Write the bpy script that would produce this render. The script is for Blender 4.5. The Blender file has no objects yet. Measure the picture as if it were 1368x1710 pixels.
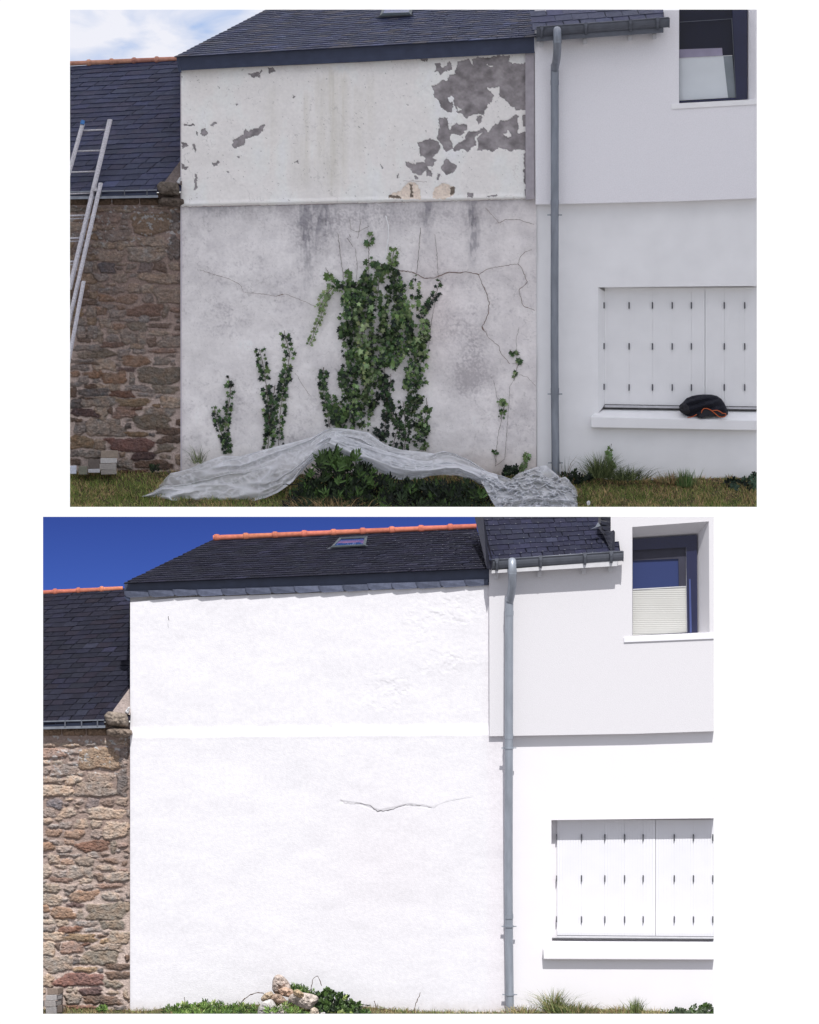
import bpy, bmesh, math, random
import numpy as np
from mathutils import Vector, Matrix

# ------------------------------------------------------------------ camera, world, sun, exposure
SC = bpy.context.scene
COL = SC.collection
D = 60.0            # camera distance from the upper facade
CZ = 7.0            # camera height
MZ = 5.7            # height of the picture centre on the facade plane
PX = 150.0          # photo pixels per metre on that plane
cd = bpy.data.cameras.new("camera")
cam = bpy.data.objects.new("camera", cd); COL.objects.link(cam)
cam.location = (0, -D, CZ); cam.rotation_euler = (math.radians(90), 0, 0)
cd.sensor_fit = 'VERTICAL'; cd.sensor_height = 36; cd.lens = 36 * D / 11.4
cd.shift_y = (MZ - CZ) / 11.4; cd.clip_end = 500
SC.camera = cam
SC.render.resolution_x, SC.render.resolution_y = 819, 1024
SC.view_settings.view_transform = 'Standard'; SC.view_settings.look = 'None'
SC.view_settings.exposure = 0; SC.view_settings.gamma = 1

ELEV, AZ = math.radians(56), math.radians(7)      # sun height, and how far right of the camera it stands
w = bpy.data.worlds.new("World"); SC.world = w; w.use_nodes = True
nt = w.node_tree; N = nt.nodes; L = nt.links
for n in list(N): N.remove(n)
wo = N.new('ShaderNodeOutputWorld'); bg = N.new('ShaderNodeBackground'); L.new(bg.outputs[0], wo.inputs[0])
sky = N.new('ShaderNodeTexSky'); sky.sky_type = 'NISHITA'; sky.sun_disc = False
sky.sun_elevation = ELEV; sky.sun_rotation = math.pi - AZ
tc = N.new('ShaderNodeTexCoord'); sp = N.new('ShaderNodeSeparateXYZ'); L.new(tc.outputs['Generated'], sp.inputs[0])
bri = N.new('ShaderNodeMix'); bri.data_type = 'RGBA'; bri.blend_type = 'MULTIPLY'; bri.inputs[0].default_value = 1
L.new(sky.outputs[0], bri.inputs[6]); bri.inputs[7].default_value = (0.05, 0.05, 0.05, 1)
zr = N.new('ShaderNodeMapRange'); L.new(sp.outputs['Z'], zr.inputs[0]); zr.inputs[1].default_value = -0.6; zr.inputs[2].default_value = 0.7
hz = N.new('ShaderNodeMix'); hz.data_type = 'RGBA'; L.new(zr.outputs[0], hz.inputs[0])
hz.inputs[6].default_value = (0.375, 0.362, 0.378, 1); hz.inputs[7].default_value = (0.52, 0.507, 0.545, 1)
ad = N.new('ShaderNodeMix'); ad.data_type = 'RGBA'; ad.blend_type = 'ADD'; ad.inputs[0].default_value = 1
L.new(hz.outputs[2], ad.inputs[6]); L.new(bri.outputs[2], ad.inputs[7])
yr = N.new('ShaderNodeMapRange'); L.new(sp.outputs['Y'], yr.inputs[0]); yr.inputs[1].default_value = 0.6; yr.inputs[2].default_value = 0.9
mx = N.new('ShaderNodeMix'); mx.data_type = 'RGBA'; L.new(yr.outputs[0], mx.inputs[0])   # plain white put into the world behind the houses, for blank margins
L.new(ad.outputs[2], mx.inputs[6]); mx.inputs[7].default_value = (1.06, 1.06, 1.06, 1)
L.new(mx.outputs[2], bg.inputs[0]); bg.inputs[1].default_value = 1.0

sl = bpy.data.lights.new("sun", 'SUN'); sun = bpy.data.objects.new("sun", sl); COL.objects.link(sun)
sl.energy = 4.6; sl.angle = math.radians(0.5); sl.color = (1.0, 0.975, 0.95)
sdir = Vector((math.cos(ELEV) * math.sin(AZ), -math.cos(ELEV) * math.cos(AZ), math.sin(ELEV)))
sun.rotation_euler = sdir.to_track_quat('Z', 'Y').to_euler(); sun.location = (3, -20, 25)

# ------------------------------------------------------------------ helpers
def lin(c):
    c = np.asarray(c, float) / 255.0
    return np.where(c <= 0.04045, c / 12.92, ((c + 0.055) / 1.055) ** 2.4)
def alb(c, light):                   # photo colour -> surface colour, given how much light falls there
    return tuple(np.clip(lin(c) / light, 0.003, 0.89))
TL_, BL_ = 0.52, 1.25

class Site:
    def __init__(s, y0, rect): s.y0, s.rect = y0, rect
    def P(s, px, py, d=0.0):         # place measured in the photo, d metres behind this site's facade
        px, py, d = np.broadcast_arrays(np.asarray(px, float), np.asarray(py, float), np.asarray(d, float))
        y = s.y0 + d; k = (D + y) / D
        return np.stack([(px - 684) / PX * k, y, CZ + ((MZ - CZ) + (855 - py) / PX) * k], -1)
    def m(s, px): return px / PX * (D + s.y0) / D
    def planes(s):
        x0, y0, x1, y1 = s.rect; c = Vector(cam.location)
        a, b, e, f = [Vector(s.P(*p)) for p in ((x0, y0), (x1, y0), (x1, y1), (x0, y1))]
        mid = (a + e) / 2; out = []
        for p, q in ((a, b), (b, e), (e, f), (f, a)):
            n = (p - c).cross(q - c).normalized()
            if n.dot(mid - c) < 0: n = -n
            out.append((c.copy(), n))
        return out
A = Site(0.0, (117, 16, 1264, 846.5))
B = Site(-3.6, (72, 863, 1192, 1693))
CUR = A
def use(s):
    global CUR; CUR = s
def P(*a): return CUR.P(*a)

WL = {}
def thing(name, label, cat, loc, group=None, kind=None):
    o = bpy.data.objects.new(name, None); COL.objects.link(o); o.location = tuple(float(v) for v in loc); o.empty_display_size = .2
    o['label'] = label; o['category'] = cat
    if group: o['group'] = group
    if kind: o['kind'] = kind
    WL[o.name] = Vector(loc); return o
def tag(o, label=None, cat=None, group=None, kind=None):
    if o is None: return None
    if label: o['label'] = label
    if cat: o['category'] = cat
    if group: o['group'] = group
    if kind: o['kind'] = kind
    return o

def mk(name, V, F, mat, parent=None, cols=None, smooth=False, clip=True, loc=None):
    """one mesh object from world-space vertices; cut clean at the end of its site"""
    V = np.asarray(V, float).reshape(-1, 3)
    me = bpy.data.meshes.new(name)
    if parent is not None: off = WL[parent.name]
    elif loc is not None: off = Vector(loc)
    else: off = Vector((V[:, 0].mean(), V[:, 1].mean(), V[:, 2].min()))
    Vl = V - np.array(off)
    if isinstance(F, np.ndarray):
        k = F.shape[1]; n = len(F)
        me.vertices.add(len(V)); me.vertices.foreach_set('co', Vl.astype(np.float32).ravel())
        me.loops.add(n * k); me.loops.foreach_set('vertex_index', F.astype(np.int32).ravel())
        me.polygons.add(n); me.polygons.foreach_set('loop_start', np.arange(0, n * k, k, dtype=np.int32))
        me.update(calc_edges=True)
    else:
        me.from_pydata([tuple(v) for v in Vl], [], [tuple(f) for f in F]); me.update()
    if cols is not None:
        ca = me.color_attributes.new('Col', 'FLOAT_COLOR', 'POINT')
        c4 = np.ones((len(V), 4), np.float32); c4[:, :3] = np.asarray(cols)
        ca.data.foreach_set('color', c4.ravel())
    if clip:
        for c, n in CUR.planes():
            dd = (V - np.array(c)) @ np.array(n)
            if dd.max() <= 0: bpy.data.meshes.remove(me); return None
            if dd.min() < -1e-4:
                bm = bmesh.new(); bm.from_mesh(me)
                bmesh.ops.bisect_plane(bm, geom=bm.verts[:] + bm.edges[:] + bm.faces[:], dist=1e-5,
                                       plane_co=c - off, plane_no=n, clear_inner=True, clear_outer=False)
                bm.to_mesh(me); bm.free()
        if len(me.polygons) == 0: bpy.data.meshes.remove(me); return None
    if smooth:
        me.polygons.foreach_set('use_smooth', np.ones(len(me.polygons), bool))
    me.validate()
    me.materials.append(mat)
    o = bpy.data.objects.new(name, me); COL.objects.link(o)
    if parent is not None: o.parent = parent
    else: o.location = off
    WL[o.name] = off
    return o

class MB:
    """collects closed shapes for one mesh"""
    def __init__(s): s.V, s.F, s.C = [], [], []
    def add(s, V, F, c=None):
        b = len(s.V); s.V += [tuple(v) for v in np.asarray(V, float).reshape(-1, 3)]
        s.F += [tuple(b + i for i in f) for f in F]
        s.C += [tuple(c) if c is not None else (.5, .5, .5)] * (len(s.V) - b)
    def slab(s, poly, d0, d1, c=None):
        """pixel polygon, front at depth d0, back at d1; poly points may carry their own depth offset"""
        q = [(p[0], p[1], (p[2] if len(p) > 2 else 0)) for p in poly]; n = len(q)
        V = [P(a, b, d0 + e) for a, b, e in q] + [P(a, b, d1 + e) for a, b, e in q]
        F = [tuple(range(n)), tuple(range(2 * n - 1, n - 1, -1))] + [(i, i + n, (i + 1) % n + n, (i + 1) % n) for i in range(n)]
        s.add(V, F, c)
    def box(s, x0, y0, x1, y1, d0, d1, c=None): s.slab([(x0, y0), (x1, y0), (x1, y1), (x0, y1)], d0, d1, c)
    def tube(s, pts, r, seg=12, c=None, cap=True, half=False):
        pts = [Vector(p) for p in pts]; rs = r if hasattr(r, '__len__') else [r] * len(pts)
        V = []; up = Vector((0.013, 1, 0.017))
        for i, p in enumerate(pts):
            t = (pts[min(i + 1, len(pts) - 1)] - pts[max(i - 1, 0)]).normalized()
            a = t.cross(up).normalized(); b = t.cross(a).normalized()
            for k in range(seg):
                th = 2 * math.pi * k / seg
                V.append(p + (a * math.cos(th) + b * math.sin(th)) * rs[i])
        F = []
        for i in range(len(pts) - 1):
            for k in range(seg):
                F.append((i * seg + k, i * seg + (k + 1) % seg, (i + 1) * seg + (k + 1) % seg, (i + 1) * seg + k))
        if cap:
            F.append(tuple(range(seg - 1, -1, -1))); F.append(tuple((len(pts) - 1) * seg + k for k in range(seg)))
        s.add(V, F, c)
    def build(s, name, mat, parent=None, smooth=False, **k):
        if not s.V: return None
        o = mk(name, s.V, s.F, mat, parent, cols=s.C, smooth=smooth, **k)
        return o

def bevel(o, w=0.004, seg=2):
    if o is None: return None
    m = o.modifiers.new('bevel', 'BEVEL'); m.width = w; m.segments = seg; m.limit_method = 'ANGLE'; m.angle_limit = math.radians(40)
    return o

# value noise
def _h(ix, iy, seed):
    n = (ix.astype(np.int64) * 374761393 + iy.astype(np.int64) * 668265263 + seed * 1442695041) & 0x7fffffff
    n = ((n ^ (n >> 13)) * 1274126177) & 0x7fffffff
    return ((n ^ (n >> 16)) & 0xffff) / 65535.0
def vn(x, y, seed=0):
    x = np.asarray(x, float); y = np.asarray(y, float)
    ix = np.floor(x); iy = np.floor(y); fx = x - ix; fy = y - iy
    fx = fx * fx * (3 - 2 * fx); fy = fy * fy * (3 - 2 * fy)
    ix = ix.astype(np.int64); iy = iy.astype(np.int64)
    a = _h(ix, iy, seed); b = _h(ix + 1, iy, seed); c = _h(ix, iy + 1, seed); d = _h(ix + 1, iy + 1, seed)
    return (a * (1 - fx) + b * fx) * (1 - fy) + (c * (1 - fx) + d * fx) * fy
def fbm(x, y, seed=0, o=4):
    v = 0; a = .5; t = 0
    for i in range(o):
        c_, s_ = math.cos(.6 + 1.1 * i), math.sin(.6 + 1.1 * i)
        v = v + a * vn((x * c_ + y * s_) * 2.03 ** i + 17.3 * i, (y * c_ - x * s_) * 2.03 ** i - 9.1 * i, seed + i); t += a; a *= .5
    return v / t
def sstep(a, b, x):
    t = np.clip((x - a) / (b - a), 0, 1); return t * t * (3 - 2 * t)
def inpoly(x, y, poly):
    r = np.zeros(x.shape, bool); n = len(poly)
    for i in range(n):
        (x1, y1), (x2, y2) = poly[i], poly[(i + 1) % n]
        if y1 == y2: continue
        c = ((y1 > y) != (y2 > y)) & (x < (x2 - x1) * (y - y1) / (y2 - y1) + x1)
        r ^= c
    return r
def crop(pts, s, ox, oy): return [(ox + a / s, oy + b / s) for a, b in pts]
def interp(pts, t):
    pts = np.asarray(pts, float); return np.stack([np.interp(t, np.linspace(0, 1, len(pts)), pts[:, k]) for k in range(pts.shape[1])], -1)

# ------------------------------------------------------------------ materials
def mat(name, color=None, rough=.8, spec=.3, metal=0.0, nscale=8.0, namt=.15, bscale=60.0, bstr=.2, bdist=.01,
        stretch=(1, 1, 1), attr=False, ndetail=6, alpha=None, trans=0.0, sheen=0.0):
    m = bpy.data.materials.new(name); m.use_nodes = True
    t = m.node_tree; n = t.nodes; l = t.links; p = n['Principled BSDF']
    tc = n.new('ShaderNodeTexCoord'); mp = n.new('ShaderNodeMapping'); l.new(tc.outputs['Object'], mp.inputs[0])
    mp.inputs['Scale'].default_value = stretch
    nz = n.new('ShaderNodeTexNoise'); l.new(mp.outputs[0], nz.inputs[0]); nz.inputs['Scale'].default_value = nscale; nz.inputs['Detail'].default_value = ndetail
    mr = n.new('ShaderNodeMapRange'); l.new(nz.outputs[0], mr.inputs[0]); mr.inputs[1].default_value = .25; mr.inputs[2].default_value = .75
    mr.inputs[3].default_value = 1 - namt; mr.inputs[4].default_value = 1 + namt * .6
    mu = n.new('ShaderNodeMix'); mu.data_type = 'RGBA'; mu.blend_type = 'MULTIPLY'; mu.inputs[0].default_value = 1
    if attr:
        at = n.new('ShaderNodeAttribute'); at.attribute_name = 'Col'; l.new(at.outputs['Color'], mu.inputs[6])
    else: mu.inputs[6].default_value = (*[float(c) for c in color], 1)
    l.new(mr.outputs[0], mu.inputs[7]); l.new(mu.outputs[2], p.inputs['Base Color'])
    p.inputs['Roughness'].default_value = rough; p.inputs['Metallic'].default_value = metal
    p.inputs['Specular IOR Level'].default_value = spec
    if bstr > 0:
        nb = n.new('ShaderNodeTexNoise'); l.new(mp.outputs[0], nb.inputs[0]); nb.inputs['Scale'].default_value = bscale; nb.inputs['Detail'].default_value = 4
        bu = n.new('ShaderNodeBump'); bu.inputs['Strength'].default_value = bstr; bu.inputs['Distance'].default_value = bdist
        l.new(nb.outputs[0], bu.inputs['Height']); l.new(bu.outputs[0], p.inputs['Normal'])
    if sheen: p.inputs['Sheen Weight'].default_value = sheen
    if trans:      # thin leaves and sheets let some light through
        out = n['Material Output']; tr = n.new('ShaderNodeBsdfTranslucent'); l.new(mu.outputs[2], tr.inputs[0])
        ms = n.new('ShaderNodeMixShader'); ms.inputs[0].default_value = trans
        l.new(p.outputs[0], ms.inputs[1]); l.new(tr.outputs[0], ms.inputs[2]); l.new(ms.outputs[0], out.inputs[0])
    if alpha is not None: p.inputs['Alpha'].default_value = alpha
    return m

M = {}
M['paint_attr'] = mat('weathered_render', attr=True, rough=.92, spec=.15, nscale=30, namt=.07, bscale=90, bstr=.35, bdist=.006)
M['stone_attr'] = mat('rubble_stone', attr=True, rough=.93, spec=.15, nscale=45, namt=.32, bscale=70, bstr=.55, bdist=.018)
M['slate_sunny'] = mat('slate_sunny', attr=True, rough=.7, spec=.10, nscale=25, namt=.22, bscale=50, bstr=.3, bdist=.005)
M['slate_attr'] = mat('slate', attr=True, rough=.55, spec=.28, nscale=25, namt=.22, bscale=50, bstr=.25, bdist=.005)
M['leaf_attr'] = mat('foliage', attr=True, rough=.5, spec=.35, nscale=40, namt=.2, bstr=0, trans=.22)
M['grass_attr'] = mat('grass_blades', attr=True, rough=.7, spec=.2, nscale=10, namt=.2, bstr=0, trans=.2)
M['cementwall'] = mat('cement', alb((128, 124, 128), TL_), .9, .2, nscale=12, namt=.15)
M['stuccoA'] = mat('grey_white_stucco', alb((180, 179, 186), TL_), .9, .2, nscale=90, namt=.06, bscale=150, bstr=.5, bdist=.004)
M['stuccoB'] = mat('cream_stucco', (.645, .635, .655), .9, .2, nscale=120, namt=.05, bscale=140, bstr=.45, bdist=.005)
M['whiteA'] = mat('white_render', alb((196, 197, 208), TL_), .9, .2, nscale=3, namt=.055, bscale=60, bstr=.15, bdist=.004)
M['whiteB'] = mat('white_painted_render', (.755, .74, .76), .9, .2, nscale=3, namt=.02, bscale=60, bstr=.15, bdist=.004)
M['zinc'] = mat('zinc', (.26, .285, .33), .38, .5, metal=.6, nscale=14, namt=.25, bscale=30, bstr=.1, stretch=(1, 1, .25))
M['zincB'] = mat('zinc_sunny', (.30, .33, .375), .42, .5, metal=.35, nscale=14, namt=.25, bscale=30, bstr=.1, stretch=(1, 1, .25))
M['gutter'] = mat('grey_gutter', (.115, .125, .15), .5, .4, metal=.3, nscale=12, namt=.2, bstr=.05)
M['fascia'] = mat('dark_fascia', (.045, .058, .105), .5, .4, nscale=9, namt=.2, bstr=.08)
M['navy'] = mat('navy_window_frame', (.014, .017, .055), .35, .5, nscale=5, namt=.1, bstr=0)
M['shutterA'] = mat('shutter_white', alb((194, 200, 212), TL_), .55, .35, nscale=5, namt=.03, bstr=0)
M['shutterB'] = mat('shutter_white_sunny', (.74, .74, .77), .55, .35, nscale=5, namt=.03, bstr=0)
M['wood_white'] = mat('white_painted_wood', (.55, .55, .57), .7, .3, nscale=20, namt=.1, bstr=.1)
M['alu'] = mat('aluminium', (.50, .49, .52), .45, .5, metal=.35, nscale=60, namt=.35, bscale=40, bstr=.15)
M['hinge'] = mat('hinge_steel', (.11, .115, .13), .5, .5, metal=.3, nscale=20, namt=.2, bstr=0)
M['dark'] = mat('dark_gap', (.03, .03, .035), .8, .2, bstr=0)
M['terra'] = mat('terracotta', attr=True, rough=.85, spec=.2, nscale=22, namt=.28, bscale=40, bstr=.2)
M['skylight'] = mat('skylight_frame', (.07, .09, .105), .45, .4, nscale=9, namt=.1, bstr=0)
M['blueplastic'] = mat('blue_plastic', (.05, .18, .45), .5, .4, bstr=0)
M['cloth'] = mat('knitted_cloth', (.022, .023, .032), .95, .1, nscale=220, namt=.7, bscale=120, bstr=.8, bdist=.01, sheen=.05, ndetail=2)
M['orange'] = mat('orange_trim', (.55, .13, .05), .8, .2, bstr=0)
M['block'] = mat('concrete_block', attr=True, rough=.95, spec=.1, nscale=40, namt=.2, bscale=90, bstr=.4)
M['soil'] = mat('soil', (.10, .085, .05), .95, .1, nscale=9, namt=.5, bscale=25, bstr=.8, bdist=.03)
M['crack'] = mat('crack', (.25, .19, .165), .95, .05, nscale=30, namt=.4, bstr=0)
M['crackB'] = mat('crack_shadowed', (.20, .19, .20), .95, .05, nscale=30, namt=.4, bstr=0)
M['stem'] = mat('stem', (.10, .065, .045), .9, .1, nscale=30, namt=.3, bstr=0)

def glass(name, tint, rough=.03):
    m = bpy.data.materials.new(name); m.use_nodes = True; p = m.node_tree.nodes['Principled BSDF']
    p.inputs['Base Color'].default_value = (*tint, 1); p.inputs['Roughness'].default_value = rough; p.inputs['Specular IOR Level'].default_value = .25
    return m
M['glassA'] = glass('window_glass_dark', (.012, .013, .03))
M['glassB'] = glass('window_glass_blue', (.03, .045, .13))  # blue of the reflected sky put into the base colour
M['glassS'] = glass('skylight_glass', (.02, .045, .16))

def blindmat(name, c, stripes):
    m = mat(name, c, .8, .2, nscale=5, namt=.04, bstr=0); t = m.node_tree; n = t.nodes; l = t.links
    tc = n.new('ShaderNodeTexCoord'); wv = n.new('ShaderNodeTexWave'); wv.bands_direction = 'Z'; wv.inputs['Scale'].default_value = stripes
    wv.inputs['Distortion'].default_value = .6; wv.inputs['Detail Scale'].default_value = .5
    l.new(tc.outputs['Object'], wv.inputs[0]); b = n.new('ShaderNodeBump'); b.inputs['Strength'].default_value = .4; b.inputs['Distance'].default_value = .006
    l.new(wv.outputs[0], b.inputs['Height']); l.new(b.outputs[0], n['Principled BSDF'].inputs['Normal'])
    return m
M['blindA'] = blindmat('frosted_film', alb((158, 162, 164), TL_), 0.01)
M['blindB'] = blindmat('pleated_blind', (.50, .50, .475), 16)

def skymat(name, blue, added_cloud):
    m = bpy.data.materials.new(name); m.use_nodes = True; t = m.node_tree; n = t.nodes; l = t.links
    n.remove(n['Principled BSDF']); out = n['Material Output']; em = n.new('ShaderNodeEmission'); l.new(em.outputs[0], out.inputs[0])
    tc = n.new('ShaderNodeTexCoord'); mp = n.new('ShaderNodeMapping'); l.new(tc.outputs['Object'], mp.inputs[0]); mp.inputs['Scale'].default_value = (1, 1, 2.2)
    mp.inputs['Location'].default_value = (3.2, 0, 1.1)
    nz = n.new('ShaderNodeTexNoise'); l.new(mp.outputs[0], nz.inputs[0]); nz.inputs['Scale'].default_value = .9; nz.inputs['Detail'].default_value = 7; nz.inputs['Distortion'].default_value = .4
    cr = n.new('ShaderNodeValToRGB'); l.new(nz.outputs[0], cr.inputs[0])
    if added_cloud:
        cr.color_ramp.elements[0].position = .28; cr.color_ramp.elements[0].color = (*lin((172, 196, 236)), 1)
        cr.color_ramp.elements[1].position = .53; cr.color_ramp.elements[1].color = (*lin((240, 241, 250)), 1)
        e = cr.color_ramp.elements.new(.40); e.color = (*lin((214, 222, 242)), 1)
        l.new(cr.outputs[0], em.inputs[0])
    else:
        sx = n.new('ShaderNodeSeparateXYZ'); l.new(tc.outputs['Object'], sx.inputs[0])
        mr = n.new('ShaderNodeMapRange'); l.new(sx.outputs['Z'], mr.inputs[0]); mr.inputs[1].default_value = .8; mr.inputs[2].default_value = 2.2
        mi = n.new('ShaderNodeMix'); mi.data_type = 'RGBA'; l.new(mr.outputs[0], mi.inputs[0])
        mi.inputs[6].default_value = (*lin((70, 102, 190)), 1); mi.inputs[7].default_value = (*lin((52, 74, 152)), 1)
        l.new(mi.outputs[2], em.inputs[0])
    return m
M['skyA'] = skymat('cloudy_sky', 0, True); M['skyB'] = skymat('clear_blue_sky', 0, False)

def plastic():
    m = bpy.data.materials.new('polythene'); m.use_nodes = True; t = m.node_tree; n = t.nodes; l = t.links
    p = n['Principled BSDF']; p.inputs['Base Color'].default_value = (.94, .95, .98, 1); p.inputs['Roughness'].default_value = .16
    p.inputs['Specular IOR Level'].default_value = .6
    tc = n.new('ShaderNodeTexCoord'); mp = n.new('ShaderNodeMapping'); l.new(tc.outputs['Object'], mp.inputs[0]); mp.inputs['Scale'].default_value = (1, 1, 3)
    nb = n.new('ShaderNodeTexNoise'); nb.inputs['Scale'].default_value = 3; nb.inputs['Detail'].default_value = 4; nb.inputs['Distortion'].default_value = 1.6; l.new(mp.outputs[0], nb.inputs[0])
    b = n.new('ShaderNodeBump'); b.inputs['Strength'].default_value = .3; b.inputs['Distance'].default_value = .03; l.new(nb.outputs[0], b.inputs['Height'])
    l.new(b.outputs[0], p.inputs['Normal'])
    tl = n.new('ShaderNodeBsdfTranslucent'); tl.inputs[0].default_value = (.75, .78, .82, 1)
    m1 = n.new('ShaderNodeMixShader'); m1.inputs[0].default_value = .3; l.new(p.outputs[0], m1.inputs[1]); l.new(tl.outputs[0], m1.inputs[2])
    tr = n.new('ShaderNodeBsdfTransparent'); tr.inputs[0].default_value = (.93, .95, .97, 1)
    at = n.new('ShaderNodeAttribute'); at.attribute_name = 'Col'       # how many layers of film lie on each other
    mr = n.new('ShaderNodeMapRange'); l.new(at.outputs['Fac'], mr.inputs[0]); mr.inputs[3].default_value = 0; mr.inputs[4].default_value = 1
    m2 = n.new('ShaderNodeMixShader'); l.new(mr.outputs[0], m2.inputs[0]); l.new(tr.outputs[0], m2.inputs[1]); l.new(m1.outputs[0], m2.inputs[2])
    l.new(m2.outputs[0], n['Material Output'].inputs[0]); return m
M['plastic'] = plastic()

def added_cloud_mat():
    m = bpy.data.materials.new('added_cloud'); m.use_nodes = True; t = m.node_tree; n = t.nodes; l = t.links
    n.remove(n['Principled BSDF']); a = n.new('ShaderNodeBsdfDiffuse'); b = n.new('ShaderNodeBsdfTranslucent'); x = n.new('ShaderNodeMixShader')
    a.inputs[0].default_value = b.inputs[0].default_value = (.94, .94, .96, 1); x.inputs[0].default_value = .8
    l.new(a.outputs[0], x.inputs[1]); l.new(b.outputs[0], x.inputs[2]); l.new(x.outputs[0], n['Material Output'].inputs[0]); return m
M['added_cloud'] = added_cloud_mat()

# ------------------------------------------------------------------ shape builders
def slates(site, quad, rows, cols, seed, base, parent, name='slates', skew=0.0, hooks=0.0, var=.25, mode='', thick=.007, vexp=1.0, tint=None):
    """courses of overlapping slates over a sloping quad BL BR TR TL of (px, py, depth)"""
    rnd = random.Random(seed); q = [Vector(site.P(*c)) for c in quad]
    nrm = (q[1] - q[0]).cross(q[3] - q[0]).normalized()
    if nrm.y > 0: nrm = -nrm
    def S(u, v):
        return (q[0] * (1 - u) + q[1] * u) * (1 - v) + (q[3] * (1 - u) + q[2] * u) * v
    mb = MB(); b = Vector(base)
    mb.add([S(0, 0) - nrm * .004, S(1, 0) - nrm * .004, S(1, 1) - nrm * .004, S(0, 1) - nrm * .004], [(0, 1, 2, 3)], b * .35)   # battens and felt behind
    W = (q[1] - q[0]).length
    for r in range(rows):
        v0 = (r / rows) ** vexp; v1 = min(1.0, ((r + 1.25) / rows) ** vexp)
        sh = (r % 2) * .5 + rnd.uniform(-.06, .06)
        for c in range(-1, cols + 1):
            w = rnd.uniform(-.05, .05)
            u0 = (c + sh + w) / cols; u1 = (c + 1 + sh + rnd.uniform(-.05, .03)) / cols - .0022 / W * 2
            if u1 <= 0 or u0 >= 1: continue
            u0 = max(0, u0); u1 = min(1, u1); sk = skew / cols
            jz = rnd.uniform(-.06, .06) / rows
            t = nrm * (thick + rnd.uniform(0, .003)); lo = nrm * rnd.uniform(0, .003)
            a0, a1 = S(u0, v0 + jz) + t, S(u1, v0 + jz + rnd.uniform(-.04, .04) / rows) + t
            b0, b1 = S(min(1, u0 + sk) if u0 > 0 else 0, v1) + lo * .3, S(min(1, u1 + sk), v1) + lo * .3
            k = 1 + rnd.uniform(-var, var); col = Vector((b.x * k, b.y * k * rnd.uniform(.96, 1.03), b.z * k * rnd.uniform(.93, 1.08)))
            if rnd.random() < .04: col = col * 1.5
            if tint and rnd.random() < tint[1]: col = col.lerp(Vector(tint[0]), .5)
            mb.add([a0, a1, b1, b0, a0 - t * .95, a1 - t * .95], [(0, 1, 2, 3), (4, 5, 1, 0), (0, 3, 4), (1, 5, 2)], col)
            if hooks and rnd.random() < hooks * min(1, max(0.0, (u0 * 1.6 - .55)) if mode == 'right' else 1):
                m = (a0 + a1) / 2 + nrm * .004; e = (a1 - a0).normalized() * .0045; up = (b0 - a0).normalized() * .012
                mb.add([m - e, m + e, m + e + up, m - e + up], [(0, 1, 2, 3)], Vector((.16, .165, .18)) * rnd.uniform(.3, 1.2))
    return mb.build(name, M['slate_sunny'] if site is B else M['slate_attr'], parent)  # one slate; each site's exposure is put into its colour

def ridge(site, p0, p1, d, n, r, parent, col, first=0.0, bul=1.45):
    """a row of half-round ridge tiles, each with its collar"""
    a = np.array(site.P(*p0, d)); b = np.array(site.P(*p1, d)); rnd = random.Random(n)
    for i in range(n):
        s0, s1 = (i + first) / n, (i + 1 + first) / n
        q0, q1 = Vector(a + (b - a) * s0), Vector(a + (b - a) * s1); L_ = q1 - q0
        k = rnd.uniform(.88, 1.1)
        c = (col[0] * k, col[1] * k * rnd.uniform(.9, 1.1), col[2] * k)
        mb = MB(); mb.tube([q0, q0 + L_ * .03, q0 + L_ * .05, q0 + L_ * .08, q0 + L_ * .16, q0 + L_ * .20, q0 + L_ * .22, q1 + L_ * .02],
                           [r * 1.0, r * 1.0, r * 1.3, r * bul, r * bul, r * 1.25, r * 1.02, r * .92], 18, c)
        mb.build('ridge_tile', M['terra'], parent, smooth=False)

def gridwall(name, site, x0, x1, ytop, ybot, step, hfun, cfun, material, parent, d0=0.0, smooth=True):
    """sheet of wall measured in photo pixels; ytop/ybot are functions of px; hfun = relief in metres, cfun = colours"""
    nx = int((x1 - x0) / step) + 1; yt = np.array([ytop(x) for x in (x0, x1)]); ny = int(max(ybot(x0) - ytop(x0), ybot(x1) - ytop(x1)) / step) + 1
    gx, t = np.meshgrid(np.linspace(x0, x1, nx), np.linspace(0, 1, ny))
    top = np.vectorize(ytop)(gx[0])[None, :]; bot = np.vectorize(ybot)(gx[0])[None, :]
    gy = top + (bot - top) * t
    h = hfun(gx, gy)
    V = site.P(gx, gy, d0 - h).reshape(-1, 3)
    i = np.arange((ny - 1) * nx).reshape(ny - 1, nx)[:, :-1].ravel()
    F = np.stack([i, i + nx, i + nx + 1, i + 1], 1)
    C = cfun(gx, gy, h).reshape(-1, 3)
    return mk(name, V, F, material, parent, cols=C, smooth=smooth)

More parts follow.
